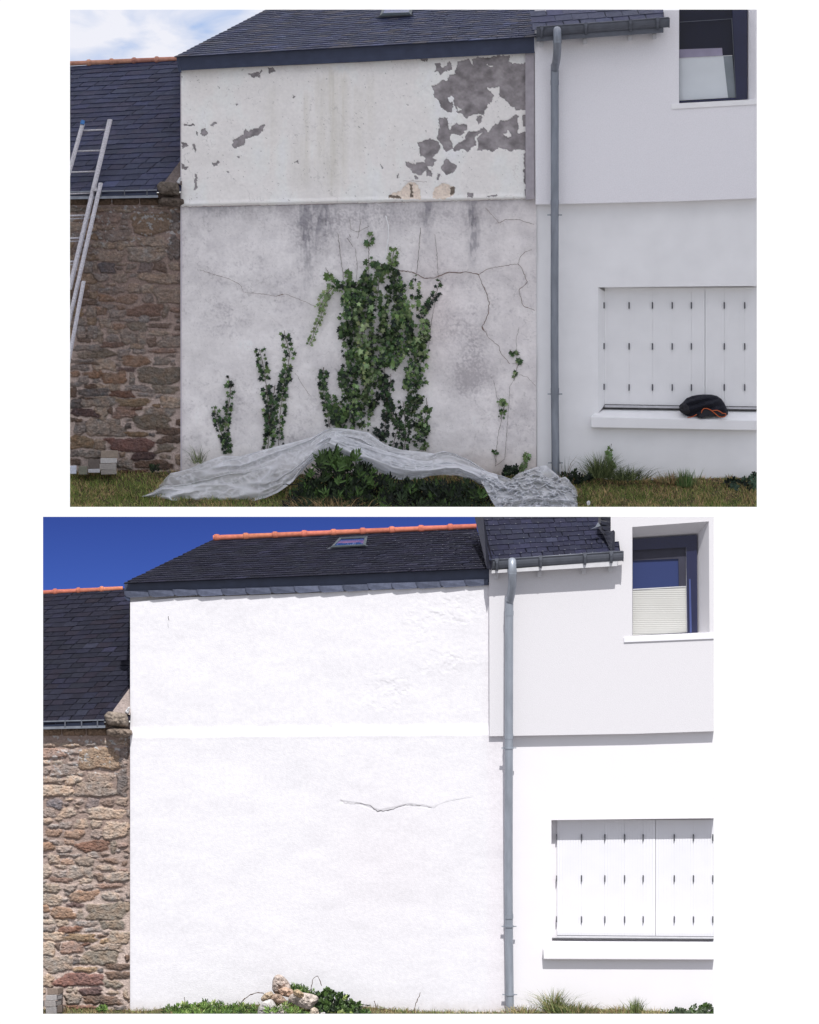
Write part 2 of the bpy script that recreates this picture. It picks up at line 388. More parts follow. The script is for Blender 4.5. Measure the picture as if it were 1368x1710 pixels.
def dome(site, poly, d0, T, seed=0, rough=.08, fr=9.0, rings=12, n=90, col=(.3, .3, .3), name='stone', material=None, parent=None, cvar=.25, smooth=True, power=.5):
    """closed rounded lump whose outline is poly"""
    pts = np.asarray(poly + [poly[0]], float); seg = np.hypot(*np.diff(pts, axis=0).T); s = np.r_[0, np.cumsum(seg)]
    t = np.linspace(0, s[-1], n, endpoint=False); ol = np.stack([np.interp(t, s, pts[:, k]) for k in (0, 1)], -1)
    ol = (ol + np.roll(ol, 1, 0) + np.roll(ol, -1, 0)) / 3
    c = ol.mean(0); V = []; C = []
    size = np.sqrt(abs(np.ptp(ol[:, 0]) * np.ptp(ol[:, 1])))
    for r in range(rings):
        k = 1 - r / rings; q = c + (ol - c) * k
        nz = fbm(q[:, 0] / size * fr * .5, q[:, 1] / size * fr * .5, seed, 4) - .5
        dep = T * (1 - k ** 2.2) ** power + nz * T * rough * 8 * (1 - k ** 4)
        V.append(site.P(q[:, 0], q[:, 1], d0 - dep)); cc = 1 + (fbm(q[:, 0] / size * 8, q[:, 1] / size * 8, seed + 5, 4)[:, None] - .5) * 2 * cvar
        C.append(np.asarray(col) * cc)
    V = np.concatenate(V); C = np.concatenate(C)
    ce = site.P(c[0], c[1], d0 - T)[None]; V = np.concatenate([V, ce, site.P(ol[:, 0], ol[:, 1], d0 + T * .6)]); C = np.concatenate([C, C[-1:], C[:n]])
    F = []
    for r in range(rings - 1):
        for i in range(n): j = (i + 1) % n; F.append((r * n + i, (r + 1) * n + i, (r + 1) * n + j, r * n + j))
    ci = rings * n
    for i in range(n): F.append(((rings - 1) * n + i, ci, (rings - 1) * n + (i + 1) % n)); F.append((i, (i + 1) % n, ci + 1 + (i + 1) % n, ci + 1 + i))
    F.append(tuple(ci + 1 + i for i in range(n)))
    return mk(name, V, F, material or M['stone_attr'], parent, cols=C, smooth=smooth)

LEAF = {
 'ivy': np.array([(0, 0, .06), (0, -.38, 0), (.34, -.5, -.05), (.3, -.12, 0), (.56, .08, -.06), (.2, .16, 0), (0, .62, -.08), (-.2, .16, 0), (-.56, .08, -.06), (-.3, -.12, 0), (-.34, -.5, -.05)]),
 'lance': np.array([(0, .5, -.05), (0, 0, 0), (.10, .25, .03), (.13, .5, .04), (.09, .78, .02), (0, 1.0, -.05), (-.09, .78, .02), (-.13, .5, .04), (-.10, .25, .03)]),
 'oval': np.array([(0, .5, -.04), (0, 0, 0), (.2, .2, .03), (.27, .5, .05), (.2, .8, .02), (0, 1.0, -.03), (-.2, .8, .02), (-.27, .5, .05), (-.2, .2, .03)])}
def leafmesh(pos, size, ang, kind, rng, tilt=.5):
    """pos (n,3) world; size (n) m; ang (n) roll in the wall plane (0 = tip up)"""
    T = LEAF[kind]; n = len(pos); k = len(T)
    tx = rng.normal(0, tilt, n); ty = rng.normal(0, tilt, n)
    ca, sa = np.cos(ang), np.sin(ang)
    v = T[None] * size[:, None, None]
    x = v[..., 0] * ca[:, None] + v[..., 1] * sa[:, None]; z = -v[..., 0] * sa[:, None] + v[..., 1] * ca[:, None]; y = -v[..., 2]
    y2 = y * np.cos(tx)[:, None] - z * np.sin(tx)[:, None]; z2 = y * np.sin(tx)[:, None] + z * np.cos(tx)[:, None]
    x2 = x * np.cos(ty)[:, None] - y2 * np.sin(ty)[:, None]; y3 = x * np.sin(ty)[:, None] + y2 * np.cos(ty)[:, None]
    V = np.stack([x2, y3, z2], -1) + pos[:, None, :]
    m = k - 1; f = np.array([(0, 1 + i, 1 + (i + 1) % m) for i in range(m)])
    F = (f[None] + (np.arange(n) * k)[:, None, None]).reshape(-1, 3)
    return V.reshape(-1, 3), F, k
def joinm(parts):
    V = []; F = []; C = []; b = 0
    for v, f, c in parts:
        V.append(v); F.append(f + b); C.append(c); b += len(v)
    return np.concatenate(V), np.concatenate(F), np.concatenate(C)
def ribbon(site, pts, w, d, rng=None, jit=0.0):
    """thin stem or crack: a flat-sided strip along pixel points"""
    pts = np.asarray(pts, float); seg = np.hypot(*np.diff(pts[:, :2], axis=0).T); s = np.r_[0, np.cumsum(seg)]
    n = max(4, int(s[-1] / 3)); t = np.linspace(0, s[-1], n); q = np.stack([np.interp(t, s, pts[:, k]) for k in (0, 1)], -1)
    if rng is not None and jit: q = q + rng.normal(0, jit, q.shape)
    tg = np.gradient(q, axis=0); tg /= np.hypot(*tg.T)[:, None] + 1e-6; nn = np.stack([-tg[:, 1], tg[:, 0]], -1)
    ww = np.full(n, w) if np.isscalar(w) else np.interp(np.linspace(0, 1, n), np.linspace(0, 1, len(w)), w)
    if rng is not None: ww = ww * rng.uniform(.6, 1.3, n)
    a = site.P(*(q + nn * ww[:, None] / 2).T, d); b = site.P(*(q - nn * ww[:, None] / 2).T, d); c = site.P(*q.T, d - site.m(1) * ww * .5)
    V = np.concatenate([a, c, b]); i = np.arange(n - 1)
    F = np.concatenate([np.stack([i, i + 1, i + n + 1], 1), np.stack([i, i + n + 1, i + n], 1), np.stack([i + n, i + n + 1, i + 2 * n + 1], 1), np.stack([i + n, i + 2 * n + 1, i + 2 * n], 1)])
    return V, F
def blades(site, px, py, d, h, lean, w, cols, rng, curve=.5):
    """grass blades rooted at px,py,d; h px long, lean px sideways"""
    n = len(px); k = 4
    base = site.P(px, py, d); H = site.m(h); Ln = site.m(lean); W = site.m(w)
    fy = rng.normal(0, .25, n) * H
    V = np.zeros((n, 5, 3)); a = rng.uniform(0, math.pi, n) * .5
    wx, wy = np.cos(a) * W / 2, np.sin(a) * W / 2
    for j, t in enumerate((0, .55)):
        c = base + np.stack([Ln * t ** 1.6, fy * t ** 1.6, H * t], -1)
        V[:, j * 2] = c + np.stack([-wx, -wy, 0 * wx], -1) * (1 - .25 * j); V[:, j * 2 + 1] = c + np.stack([wx, wy, 0 * wx], -1) * (1 - .25 * j)
    V[:, 4] = base + np.stack([Ln, fy, H * (1 - curve * np.minimum(1, np.abs(Ln) / (H + 1e-6)) * .4)], -1)
    f = np.array([(0, 1, 3), (0, 3, 2), (2, 3, 4)]); F = (f[None] + (np.arange(n) * 5)[:, None, None]).reshape(-1, 3)
    C = np.repeat(cols, 5, 0); return V.reshape(-1, 3), F, C
# ------------------------------------------------------------------ sky pieces, added shade slab, ground
def backdrop(site, label, m, yb):
    use(site); x0, y0, x1, y1 = site.rect
    o = mk('sky', [site.P(x0, y0, 6), site.P(x1, y0, 6), site.P(x1, yb, 6), site.P(x0, yb, 6)], [(0, 1, 2, 3)], m, clip=False)
    tag(o, label, 'sky', kind='structure')
backdrop(A, 'pale cloudy sky above the unpainted house', M['skyA'], 300)
backdrop(B, 'deep blue cloudless sky above the freshly painted house', M['skyB'], 1150)

# lumpy light-passing slab added out of view to keep sun off the upper site
use(A)
nx, ny = 60, 30
gx, gy = np.meshgrid(np.linspace(-9, 9, nx), np.linspace(-9.1, 12, ny))
edge = np.minimum(1, np.minimum(ny - 1 - np.arange(ny), np.arange(ny))[:, None] / 2.0) * np.ones((1, nx))
bot = 17.6 - .5 * fbm(gx * .6, gy * .6, 3) * edge; top = 17.7 + 1.3 * fbm(gx * .5, gy * .5, 8) * edge
Vc = np.concatenate([np.stack([gx, gy, bot], -1).reshape(-1, 3), np.stack([gx, gy, top], -1).reshape(-1, 3)])
i = np.arange((ny - 1) * nx).reshape(ny - 1, nx)[:, :-1].ravel(); q = np.stack([i, i + 1, i + nx + 1, i + nx], 1)
rim = [(j, j + 1) for j in range(nx - 1)]
Fc = [tuple(r[::-1]) for r in q] + [tuple(r + nx * ny) for r in q]
for a, b in rim: Fc.append((a, b, b + nx * ny, a + nx * ny)); Fc.append((b + (ny - 1) * nx, a + (ny - 1) * nx, a + (ny - 1) * nx + nx * ny, b + (ny - 1) * nx + nx * ny))
for r in range(ny - 1):
    a, b = r * nx, (r + 1) * nx; Fc.append((b, a, a + nx * ny, b + nx * ny)); a += nx - 1; b += nx - 1; Fc.append((a, b, b + nx * ny, a + nx * ny))
tag(mk('added_cloud', Vc, Fc, M['added_cloud'], smooth=True, clip=False), 'lumpy slab added out of view to shade the unpainted house', 'added_cloud', kind='structure')

def lawn(site, label, base, front, dfront, seed):
    """uneven ground rising from its front edge to the foot of the walls"""
    use(site); x0, y0, x1, y1 = site.rect
    xs = np.linspace(x0 - 10, x1 + 10, 260); ts = np.linspace(0, 1, 40); gx, t = np.meshgrid(xs, ts)
    b = base(gx); py = b + (front - b) * t + (fbm(gx / 14, t * 6, seed) - .5) * 5 * (1 - .2 * t)
    V = site.P(gx, py, .03 + (dfront - .03) * t).reshape(-1, 3); nx = len(xs)
    i = np.arange((len(ts) - 1) * nx).reshape(-1, nx)[:, :-1].ravel(); F = np.stack([i, i + nx, i + nx + 1, i + 1], 1)
    mk_ = mk('lawn', V, F, M['soil'], smooth=True); tag(mk_, label, 'lawn', kind='structure')
baseA = lambda x: np.interp(x, [117, 300, 520, 900, 1060, 1264], [788, 786, 790, 792, 800, 796])
baseB = lambda x: np.interp(x, [72, 215, 300, 460, 560, 700, 850, 1000, 1192], [1684, 1686, 1681, 1672, 1672, 1687, 1690, 1684, 1690])
lawn(A, 'worn lawn in front of the unpainted houses', baseA, 860, -1.0, 1)
lawn(B, 'narrow grassy strip at the foot of the freshly painted wall', baseB, 1712, -.7, 2)

# ------------------------------------------------------------------ rubble stone wall
T_ = (204, 176, 150); G_ = (176, 160, 152); GD = (134, 124, 122); O_ = (192, 144, 108); OC = (182, 146, 104); R_ = (160, 108, 98)
BR = (146, 116, 98); RB = (150, 102, 80); PB = (120, 92, 92); PK = (186, 146, 128); OL = (164, 146, 126); BG = (132, 124, 132); GT = (184, 164, 148)
STA = [(0,140,240,200,T_),(290,140,600,210,T_),(660,140,830,190,G_),(900,120,1080,165,T_),(1130,110,1320,170,T_),(-30,220,390,380,PK),(410,240,555,315,G_),(415,350,510,405,G_),
(560,230,1190,545,OC),(1190,210,1320,370,GD),(1170,375,1310,500,G_),(-40,410,130,475,T_),(-40,500,130,625,G_),(165,420,330,470,T_),(380,430,530,480,G_),(160,490,540,650,G_),(510,585,640,635,T_),
(670,600,1105,740,T_),(1135,560,1310,950,GD),(-20,665,325,760,T_),(350,650,600,780,T_),(-30,790,475,955,T_),(500,740,1105,960,GT),(940,760,1090,820,T_),
(80,980,320,1140,BG),(340,980,480,1025,T_),(335,1050,420,1095,GD),(500,1000,640,1075,G_),(480,1085,580,1120,T_),(680,980,870,1130,BG),(905,985,1110,1105,BR),(1140,980,1300,1090,T_),
(-20,1150,210,1265,G_),(270,1140,510,1275,T_),(550,1150,690,1200,G_),(690,1140,1260,1295,T_),(1280,1160,1330,1280,G_),(-10,1290,150,1370,T_),(205,1285,320,1335,T_),(90,1375,265,1440,G_),(280,1340,460,1450,G_),(520,1310,700,1450,T_),(730,1310,910,1440,T_)]
STB = [(920,-60,1330,185,T_),(60,50,300,155,O_),(340,60,660,180,O_),(750,45,900,180,G_),(0,160,100,215,G_),(130,200,305,275,G_),(340,210,490,275,O_),(-20,245,190,365,O_),(225,290,480,400,G_),(540,205,1035,385,RB),(1045,225,1135,400,OL),(1170,240,1320,320,PK),(1140,345,1190,392,G_),(1235,370,1320,402,BR),
(0,420,80,458,G_),(230,410,400,460,G_),(420,425,620,465,G_),(675,390,850,480,G_),(865,408,1020,448,BR),(90,430,270,560,T_),(300,500,485,575,O_),(510,470,810,605,OL),(840,490,1175,550,BR),(1215,535,1315,600,BR),(1245,430,1320,485,G_),
(-10,580,140,780,T_),(190,575,370,640,T_),(180,670,370,765,G_),(395,600,640,800,GT),(650,610,790,800,GT),(820,600,1145,675,T_),(1190,645,1310,682,PK),(815,710,945,835,BR),(975,690,1340,855,GT),
(105,780,450,860,RB),(560,800,750,878,T_),(585,885,785,955,G_),(825,870,1270,940,PK),(-20,820,80,868,G_),(-20,880,290,1005,OL),(330,885,550,995,G_),(-20,1030,315,1205,T_),(340,1005,480,1052,G_),(430,980,845,1145,O_),(330,1090,420,1145,G_),(360,1170,640,1230,PB),(910,1005,1170,1130,GT),(1130,968,1250,1000,G_),(1190,1050,1245,1140,G_),(1275,1000,1330,1090,G_),
(-20,1210,110,1310,O_),(120,1240,505,1410,O_),(545,1250,620,1405,GT),(670,1165,1340,1410,OL),(-20,1330,100,1400,G_)]
STC = [(-20,5,210,75,T_),(220,10,400,100,T_),(485,20,860,110,G_),(885,20,1270,150,OL),(-10,90,210,185,G_),(250,105,600,205,RB),(660,130,905,190,G_),(930,175,1040,222,G_),(-20,195,350,335,T_),(365,220,480,262,G_),(360,225,850,340,OC),(845,235,1000,278,BR),(890,305,1020,372,OC),(1020,185,1335,380,T_),
(-20,350,200,550,T_),(205,360,280,455,BR),(290,355,640,520,PK),(595,355,750,400,RB),(655,412,740,448,G_),(765,365,1225,515,GT),(-20,545,465,805,GT),(480,540,590,568,G_),(485,595,560,682,GD),(600,480,1180,690,OL),(1260,550,1340,632,BR),
(485,730,840,805,OC),(850,750,935,808,GD),(950,670,1340,775,BR),(960,795,1345,905,BR),(-20,850,180,1035,T_),(200,830,930,1025,R_),(950,930,1215,1045,OL),(385,1035,480,1110,T_),(500,1045,540,1150,T_),(570,1040,930,1160,PB),(1000,1088,1165,1138,T_),(1245,1080,1330,1230,T_),(340,1130,590,1290,GT),(640,1160,1195,1300,BR),(330,1310,850,1375,RB),(-20,1060,60,1140,T_),(1090,1330,1290,1400,GD)]
STONES = []
for lst, oy in ((STA, 1225), (STB, 1380), (STC, 1535)):
    for a, b, c, d, k in lst: STONES.append((70 + a / 9.12, oy + b / 9.12, 70 + c / 9.12, oy + d / 9.12, k))
EX = [(40,1040,250,1150,OC),(260,1050,400,1170,GT),(50,785,300,860,PB),(115,600,400,670,GD),(155,450,350,500,O_),(80,910,190,1020,G_),(185,880,400,1030,GT),(40,1170,110,1230,G_),(115,1165,330,1240,GT),(30,590,100,680,BR),(150,690,460,770,GT),(30,705,150,780,GD),(30,870,150,910,BR),
(110,260,450,320,OL),(80,200,330,250,G_),(105,105,240,170,BR),(255,75,370,185,G_),(30,330,280,355,G_),(115,360,290,380,BR),(30,380,210,430,G_),(40,445,130,485,O_),(110,490,205,555,G_),(230,510,345,555,G_),(30,540,150,580,G_),(160,560,280,595,BR),(90,0,260,30,G_),(90,40,200,70,BR),(30,1250,130,1300,BR),(210,30,300,70,G_),(110,680,270,700,BR)]
def stone_wall(site, x0, x1, ytop, ybot, dx, dy, tone, extra, parent, seed):
    rng = np.random.default_rng(seed); st = []
    for a, b, c, d, k in STONES: st.append((a + dx, b + dy, c + dx, d + dy, k))
    if extra:
        st = [s for s in st if s[2] > 161]
        st += [(110 + a / 5.515, 540 + b / 5.515, min(110 + c / 5.515, 400), 540 + d / 5.515, k) for a, b, c, d, k in EX if 110 + (a + c) / 2 / 5.515 < 163 or 1]
        st = [s for i, s in enumerate(st) if not (s[0] > 150 and any(abs((s[0] + s[2]) / 2 - (t[0] + t[2]) / 2) < 12 and abs((s[1] + s[3]) / 2 - (t[1] + t[3]) / 2) < 7 for t in st[:i]))]
        y = 345
        while y < 560:
            h = rng.uniform(8, 20); x = x0 - 8
            while x < 160:
                w_ = rng.uniform(14, 42); st.append((x, y, min(x + w_, 162), y + h, [T_, G_, BR, OL, GT, OC][rng.integers(6)])); x += w_ + rng.uniform(1.5, 3)
            y += h + rng.uniform(1.5, 3)
    step = 1.0
    nx = int((x1 - x0) / step) + 1; ny = int((ybot - ytop) / step) + 1
    gx, gy = np.meshgrid(np.linspace(x0, x1, nx), np.linspace(ytop, ybot, ny))
    wx = gx + (fbm(gx / 9, gy / 9, seed + 1, 3) - .5) * 6; wy = gy + (fbm(gx / 9, gy / 7, seed + 2, 3) - .5) * 5
    fine = fbm(gx / 3.5, gy / 2.2, seed + 3, 4) - .5; coarse = fbm(gx / 13, gy / 6, seed + 4, 3) - .5
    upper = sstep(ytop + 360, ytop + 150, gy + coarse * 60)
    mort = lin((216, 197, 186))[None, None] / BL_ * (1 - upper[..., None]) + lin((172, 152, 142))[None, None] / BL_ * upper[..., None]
    stm = np.zeros(gx.shape); mtone = 1.25 if extra else 1.0; Cc = mort * (1 + fine[..., None] * .35); H = fine * .006 + coarse * .004
    for (a, b, c, d, k) in st:
        cx, cy, hw, hh = (a + c) / 2, (b + d) / 2, (c - a) / 2 + .6, (d - b) / 2 + .6
        X0, X1 = int(max(0, (a - x0 - 6) / step)), int(max(0, (c - x0 + 6) / step)); Y0, Y1 = int(max(0, (b - ytop - 5) / step)), int(max(0, (d - ytop + 5) / step))
        if X1 <= X0 or Y1 <= Y0 or X0 >= nx or Y0 >= ny: continue
        sl_ = (slice(Y0, Y1), slice(X0, X1)); ux = (wx[sl_] - cx) / hw; uy = (wy[sl_] - cy) / hh
        sh = rng.uniform(-.18, .18); ux2 = ux + sh * uy; uy2 = uy + rng.uniform(-.15, .15) * ux; th = np.arctan2(uy2, ux2)
        ph = rng.uniform(0, 6.28, 3); rm = 1 + .05 * np.cos(2 * th + ph[0]) + .09 * np.cos(3 * th + ph[1]) + .06 * np.cos(5 * th + ph[2]) + .03 * np.cos(9 * th + ph[0])
        pw = rng.uniform(2.8, 6.5); r = (np.abs(ux2) ** pw + np.abs(uy2) ** pw) ** (1 / pw) / rm
        edge_px = (1 - r) * min(hw, hh); mk_ = sstep(-.5, .9, edge_px)
        ang_ = np.abs(fbm(gx[sl_] / 7 + cx, gy[sl_] / 3.5, seed + 8, 4) - .5); hgt = .004 + .020 * sstep(0, 2.6, edge_px) * rng.uniform(.5, 1.3) + fine[sl_] * .014 + coarse[sl_] * .010 - .009 * sstep(.05, .0, ang_) + .010 * ux * rng.uniform(-1, 1)
        H[sl_] = H[sl_] * (1 - mk_) + hgt * mk_
        g = rng.uniform(.86, 1.12); base = lin(k) / BL_ * g; base = base * .58 + base.mean() * np.array([1.10, 1.0, .90]) * .42
        vein = fbm(gx[sl_] / 10 + cx, gy[sl_] / 1.8, seed + 7, 3) - .5
        col = base[None, None] * (1 + fine[sl_][..., None] * .8 + vein[..., None] * .5)
        warm = (fbm(gx[sl_] / 8 + cy, gy[sl_] / 8, seed + 9, 2) - .5)[..., None] * np.array([.25, 0, -.2]); col = col * (1 + warm)
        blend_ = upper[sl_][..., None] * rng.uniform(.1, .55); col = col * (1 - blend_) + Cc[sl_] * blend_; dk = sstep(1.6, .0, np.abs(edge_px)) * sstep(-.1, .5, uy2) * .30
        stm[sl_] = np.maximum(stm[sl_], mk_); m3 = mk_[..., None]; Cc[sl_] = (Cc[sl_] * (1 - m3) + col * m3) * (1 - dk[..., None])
    lich = sstep(.66, .72, fbm(gx / 6, gy / 5, seed + 20, 4)) * sstep(ytop + 130, ytop + 60, gy)
    Cc = Cc * (1 - lich[..., None] * .7) + np.array([.55, .56, .56]) * lich[..., None] * .7
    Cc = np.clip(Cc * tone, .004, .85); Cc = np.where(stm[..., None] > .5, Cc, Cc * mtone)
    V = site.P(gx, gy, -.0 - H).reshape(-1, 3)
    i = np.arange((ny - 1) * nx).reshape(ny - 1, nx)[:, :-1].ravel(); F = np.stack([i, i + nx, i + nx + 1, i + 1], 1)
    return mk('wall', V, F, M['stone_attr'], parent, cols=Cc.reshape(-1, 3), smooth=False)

# ------------------------------------------------------------------ stone houses on the left
def stone_house(site, label, x0, x1, ytop, ybot, dx, dy, tone, extra, roofquad, slatecol, ridge_args, gut, corb, fillet, seed):
    use(site)
    t = thing('stone_house', label, 'house', site.P((x0 + x1) / 2, ybot, 0))
    stone_wall(site, x0 - 2, x1, ytop, ybot, dx, dy, tone, extra, t, seed)
    slates(site, roofquad, 27, 9, seed, slatecol, t, name='roof', skew=.42, vexp=.9, var=.2, tint=((slatecol[0] * 1.3, slatecol[1], slatecol[2] * .9), .25))
    p0, p1, n, first = ridge_args
    ridge(site, p0, p1, 1.45, n, site.m(4.0), t, alb((200, 124, 100), 1.3) if site is B else alb((158, 112, 98), .7), first)
    (gx0, gy0, gx1, gy1, gh) = gut
    g = MB(); g.slab([(gx0 - 4, gy0, 0), (gx1, gy1, 0), (gx1, gy1 + gh * .72, 0), (gx0 - 4, gy0 + gh * .72, 0)], -.10, -.02, (.5,) * 3)
    go = g.build('gutter', M['fascia'], t)
    for a, b, dd, nm in ((-.6, 1.2, -.135, 'gutter_lip'), (gh * .74, gh * 1.08, -.13, 'gutter_board')):
        g = MB(); g.slab([(gx0 - 4, gy0 + a), (gx1 + (2 if a > 0 else 0), gy1 + a), (gx1 + (2 if a > 0 else 0), gy1 + b), (gx0 - 4, gy0 + b)], dd, -.03, (.5,) * 3)
        g.build(nm, M['zinc'], go)
    for k in (.35, .62, .88):
        xx = gx0 + (gx1 - gx0) * k; yy = gy0 + (gy1 - gy0) * k; g = MB(); g.box(xx, yy - .4, xx + 2.2, yy + gh * .8, -.14, -.095, (.5,) * 3); g.build('gutter_bracket', M['gutter'], go)
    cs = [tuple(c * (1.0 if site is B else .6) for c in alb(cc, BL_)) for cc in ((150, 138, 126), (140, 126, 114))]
    for i, pl in enumerate(corb): dome(site, pl, -.05, .17, seed + i, .06, 12, col=cs[i % 2], name='corbel_stone', parent=t, cvar=.6)
    f = [(a, b, c) for a, b, c in fillet]
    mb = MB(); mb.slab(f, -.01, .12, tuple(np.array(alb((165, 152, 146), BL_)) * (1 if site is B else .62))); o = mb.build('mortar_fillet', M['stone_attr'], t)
    fx, fy = fillet[2][0], fillet[2][1]
    dome(site, [(fx - 9, fy - 6), (fx - 4, fy - 13), (fx - 1, fy - 14), (fx - 2, fy - 7), (fx - 4, fy - 2), (fx - 8, fy - 3)], -.075, .012, seed + 7, .2, col=(.6, .6, .61), name='paint_splash', parent=o)
    # stone course under the gutter, its shade put into a darker colour
    rnd = random.Random(seed); x = gx0 - 6
    while x < gx1 + 4:
        ww = rnd.uniform(28, 48); x2 = min(x + ww, gx1 + 6)
        dome(site, [(x, gy1 + gh * 1.15), (x2 - 1.5, gy1 + gh * 1.12), (x2 - 1, gy1 + gh * 1.7), (x2 - 2, gy1 + gh * 2.1), (x + 1, gy1 + gh * 2.12)], .0, .045, seed + int(x), .12, 10, rings=8, n=50,
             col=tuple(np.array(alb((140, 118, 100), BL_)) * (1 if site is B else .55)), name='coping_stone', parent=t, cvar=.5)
        x = x2
    return t

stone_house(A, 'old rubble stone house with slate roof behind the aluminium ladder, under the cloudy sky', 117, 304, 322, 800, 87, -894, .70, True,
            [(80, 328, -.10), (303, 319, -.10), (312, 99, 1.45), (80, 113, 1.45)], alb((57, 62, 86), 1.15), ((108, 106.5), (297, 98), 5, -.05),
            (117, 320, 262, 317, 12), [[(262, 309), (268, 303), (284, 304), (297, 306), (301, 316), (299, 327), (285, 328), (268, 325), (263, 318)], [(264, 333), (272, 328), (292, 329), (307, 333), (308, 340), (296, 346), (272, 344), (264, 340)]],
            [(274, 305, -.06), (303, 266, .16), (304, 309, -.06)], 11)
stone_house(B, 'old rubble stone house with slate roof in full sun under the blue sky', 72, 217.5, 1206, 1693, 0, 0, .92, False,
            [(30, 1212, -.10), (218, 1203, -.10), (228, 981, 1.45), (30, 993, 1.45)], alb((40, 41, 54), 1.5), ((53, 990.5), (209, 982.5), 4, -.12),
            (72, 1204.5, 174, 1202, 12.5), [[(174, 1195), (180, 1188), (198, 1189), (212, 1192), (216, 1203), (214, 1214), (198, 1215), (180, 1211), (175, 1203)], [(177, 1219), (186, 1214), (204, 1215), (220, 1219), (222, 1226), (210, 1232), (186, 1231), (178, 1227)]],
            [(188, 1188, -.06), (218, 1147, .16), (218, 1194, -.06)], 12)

# ------------------------------------------------------------------ rendered gable house, unpainted (upper) and painted (lower)
c2 = lambda p: crop(p, 3.42, 480, 0); c1 = lambda p: crop(p, 3.42, 100, 0)
PATCH = [c2(p) for p in (
 [(845,355),(870,360),(890,385),(935,345),(942,395),(900,405),(878,430),(860,412),(832,410),(855,395)],
 [(960,400),(975,350),(1030,340),(1060,375),(1050,330),(1270,315),(1265,350),(1310,365),(1368,358),(1368,625),(1310,628),(1260,590),(1210,545),(1215,495),(1165,505),(1135,495),(1150,520),(1178,545),(1165,575),(1140,600),(1120,655),(1090,650),(1060,655),(1020,680),(1000,655),(965,640),(950,600),(955,560),(940,548),(915,560),(925,585),(945,580),(940,640),(915,645),(880,610),(862,570),(845,560),(825,495),(855,480),(880,455),(905,470),(930,425),(965,420)],
 [(862,680),(915,672),(922,740),(970,705),(1020,710),(1022,745),(990,770),(930,770),(942,850),(915,868),(880,825),(855,800),(868,740)],
 [(1080,665),(1110,655),(1108,700),(1095,715),(1078,690)],
 [(1155,750),(1180,715),(1220,690),(1270,680),(1300,655),(1315,660),(1320,765),(1350,755),(1368,760),(1368,865),(1300,850),(1280,868),(1235,850),(1200,845),(1170,872),(1150,855),(1080,858),(1090,830),(1085,790),(1110,765)],
 [(1020,770),(1040,750),(1100,745),(1120,725),(1145,740),(1140,760),(1095,765),(1075,785),(1075,830),(1030,865),(1000,850),(955,868),(942,850),(965,825),(1000,805),(1020,790)],
 [(745,815),(775,805),(820,792),(860,815),(875,840),(860,870),(830,900),(855,910),(830,950),(800,950),(830,985),(825,1008),(795,1005),(790,970),(755,1000),(720,990),(700,960),(672,945),(672,928),(700,935),(730,940),(765,925),(785,935),(790,905),(762,890),(752,850)],
 [(880,950),(895,915),(915,903),(935,925),(968,950),(950,985),(910,1000),(882,970)],
 [(1338,660),(1368,655),(1368,725),(1340,720)],[(1355,880),(1368,870),(1368,1120),(1352,1110),(1362,1060),(1350,1040)],
 [(1022,1100),(1060,1102),(1060,1130),(1033,1128)],[(855,990),(868,992),(868,1022),(855,1022)],[(635,992),(640,1020),(622,1024)],[(533,938),(550,965),(538,965)],[(38,932),(62,910),(64,935)],
 [(1145,1113),(1205,1113),(1200,1125),(1150,1124)],[(750,335),(802,330),(800,354),(770,352)],[(685,600),(697,598),(690,610)],[(728,1008),(750,1008),(745,1025),(730,1022)],[(975,925),(988,920),(985,935)],
 [(30,545),(52,548),(45,560)])] + [c1(p) for p in (
 [(990,800),(1050,770),(1055,730),(1075,750),(1130,730),(1175,715),(1165,750),(1120,775),(1060,800),(1050,830),(1010,845),(985,830)],
 [(1075,425),(1140,410),(1145,440),(1110,440)],[(1185,385),(1215,380),(1230,405),(1200,420)],[(810,740),(830,730),(845,760),(825,778),(808,765)],[(855,710),(880,692),(898,705),(880,722)],
 [(695,812),(738,830),(700,852)],[(695,930),(737,950),(720,975),(695,962)],[(762,830),(775,818),(782,850),(772,880)],[(865,930),(885,935),(905,915),(914,935),(880,952)],[(769,990),(780,1000),(782,1080),(768,1085)],
 [(775,745),(790,770),(778,778)],[(700,708),(775,712),(775,718),(700,719)],[(1008,898),(1027,898),(1020,912)],[(950,980),(966,980),(960,992)],[(895,485),(912,500),(908,512)],[(1145,395),(1153,395),(1150,440),(1144,438)],[(1330,545),(1352,548),(1340,562)],[(1005,590),(1022,588),(1015,600)],[(700,435),(708,438),(702,448)])]
HOLES = [c2(p) for p in ([(1235,765),(1268,748),(1282,780),(1258,786)],[(965,612),(1000,628),(972,636)],[(1140,375),(1175,370),(1165,380)])]
TAN = [c2(p) for p in ([(580,1135),(600,1105),(650,1085),(690,1040),(730,1040),(762,1095),(764,1138)],[(832,1135),(838,1080),(880,1045),(950,1065),(955,1110),(900,1137)])]
TDK = [c2(p) for p in ([(700,1050),(714,1055),(716,1132),(700,1130)],[(580,1118),(640,1118),(650,1135),(582,1133)],[(932,1068),(955,1065),(955,1108),(935,1112)])]
STREAK = [(512, 348, 430, 6, .9), (531, 345, 425, 7, 1.0), (546, 345, 400, 5, 1.1), (560, 348, 380, 8, .5), (610, 345, 380, 9, .7), (650, 345, 375, 9, .6), (712, 345, 400, 9, .7), (718, 350, 385, 5, .8), (790, 345, 430, 6, .9), (795, 360, 440, 10, .45), (775, 350, 430, 5, .4), (500, 345, 400, 12, .3), (370, 345, 365, 30, .5), (340, 345, 360, 20, .5), (440, 345, 370, 30, .3), (830, 350, 400, 12, .25), (515, 440, 500, 8, .5), (506, 350, 420, 3, .8)]
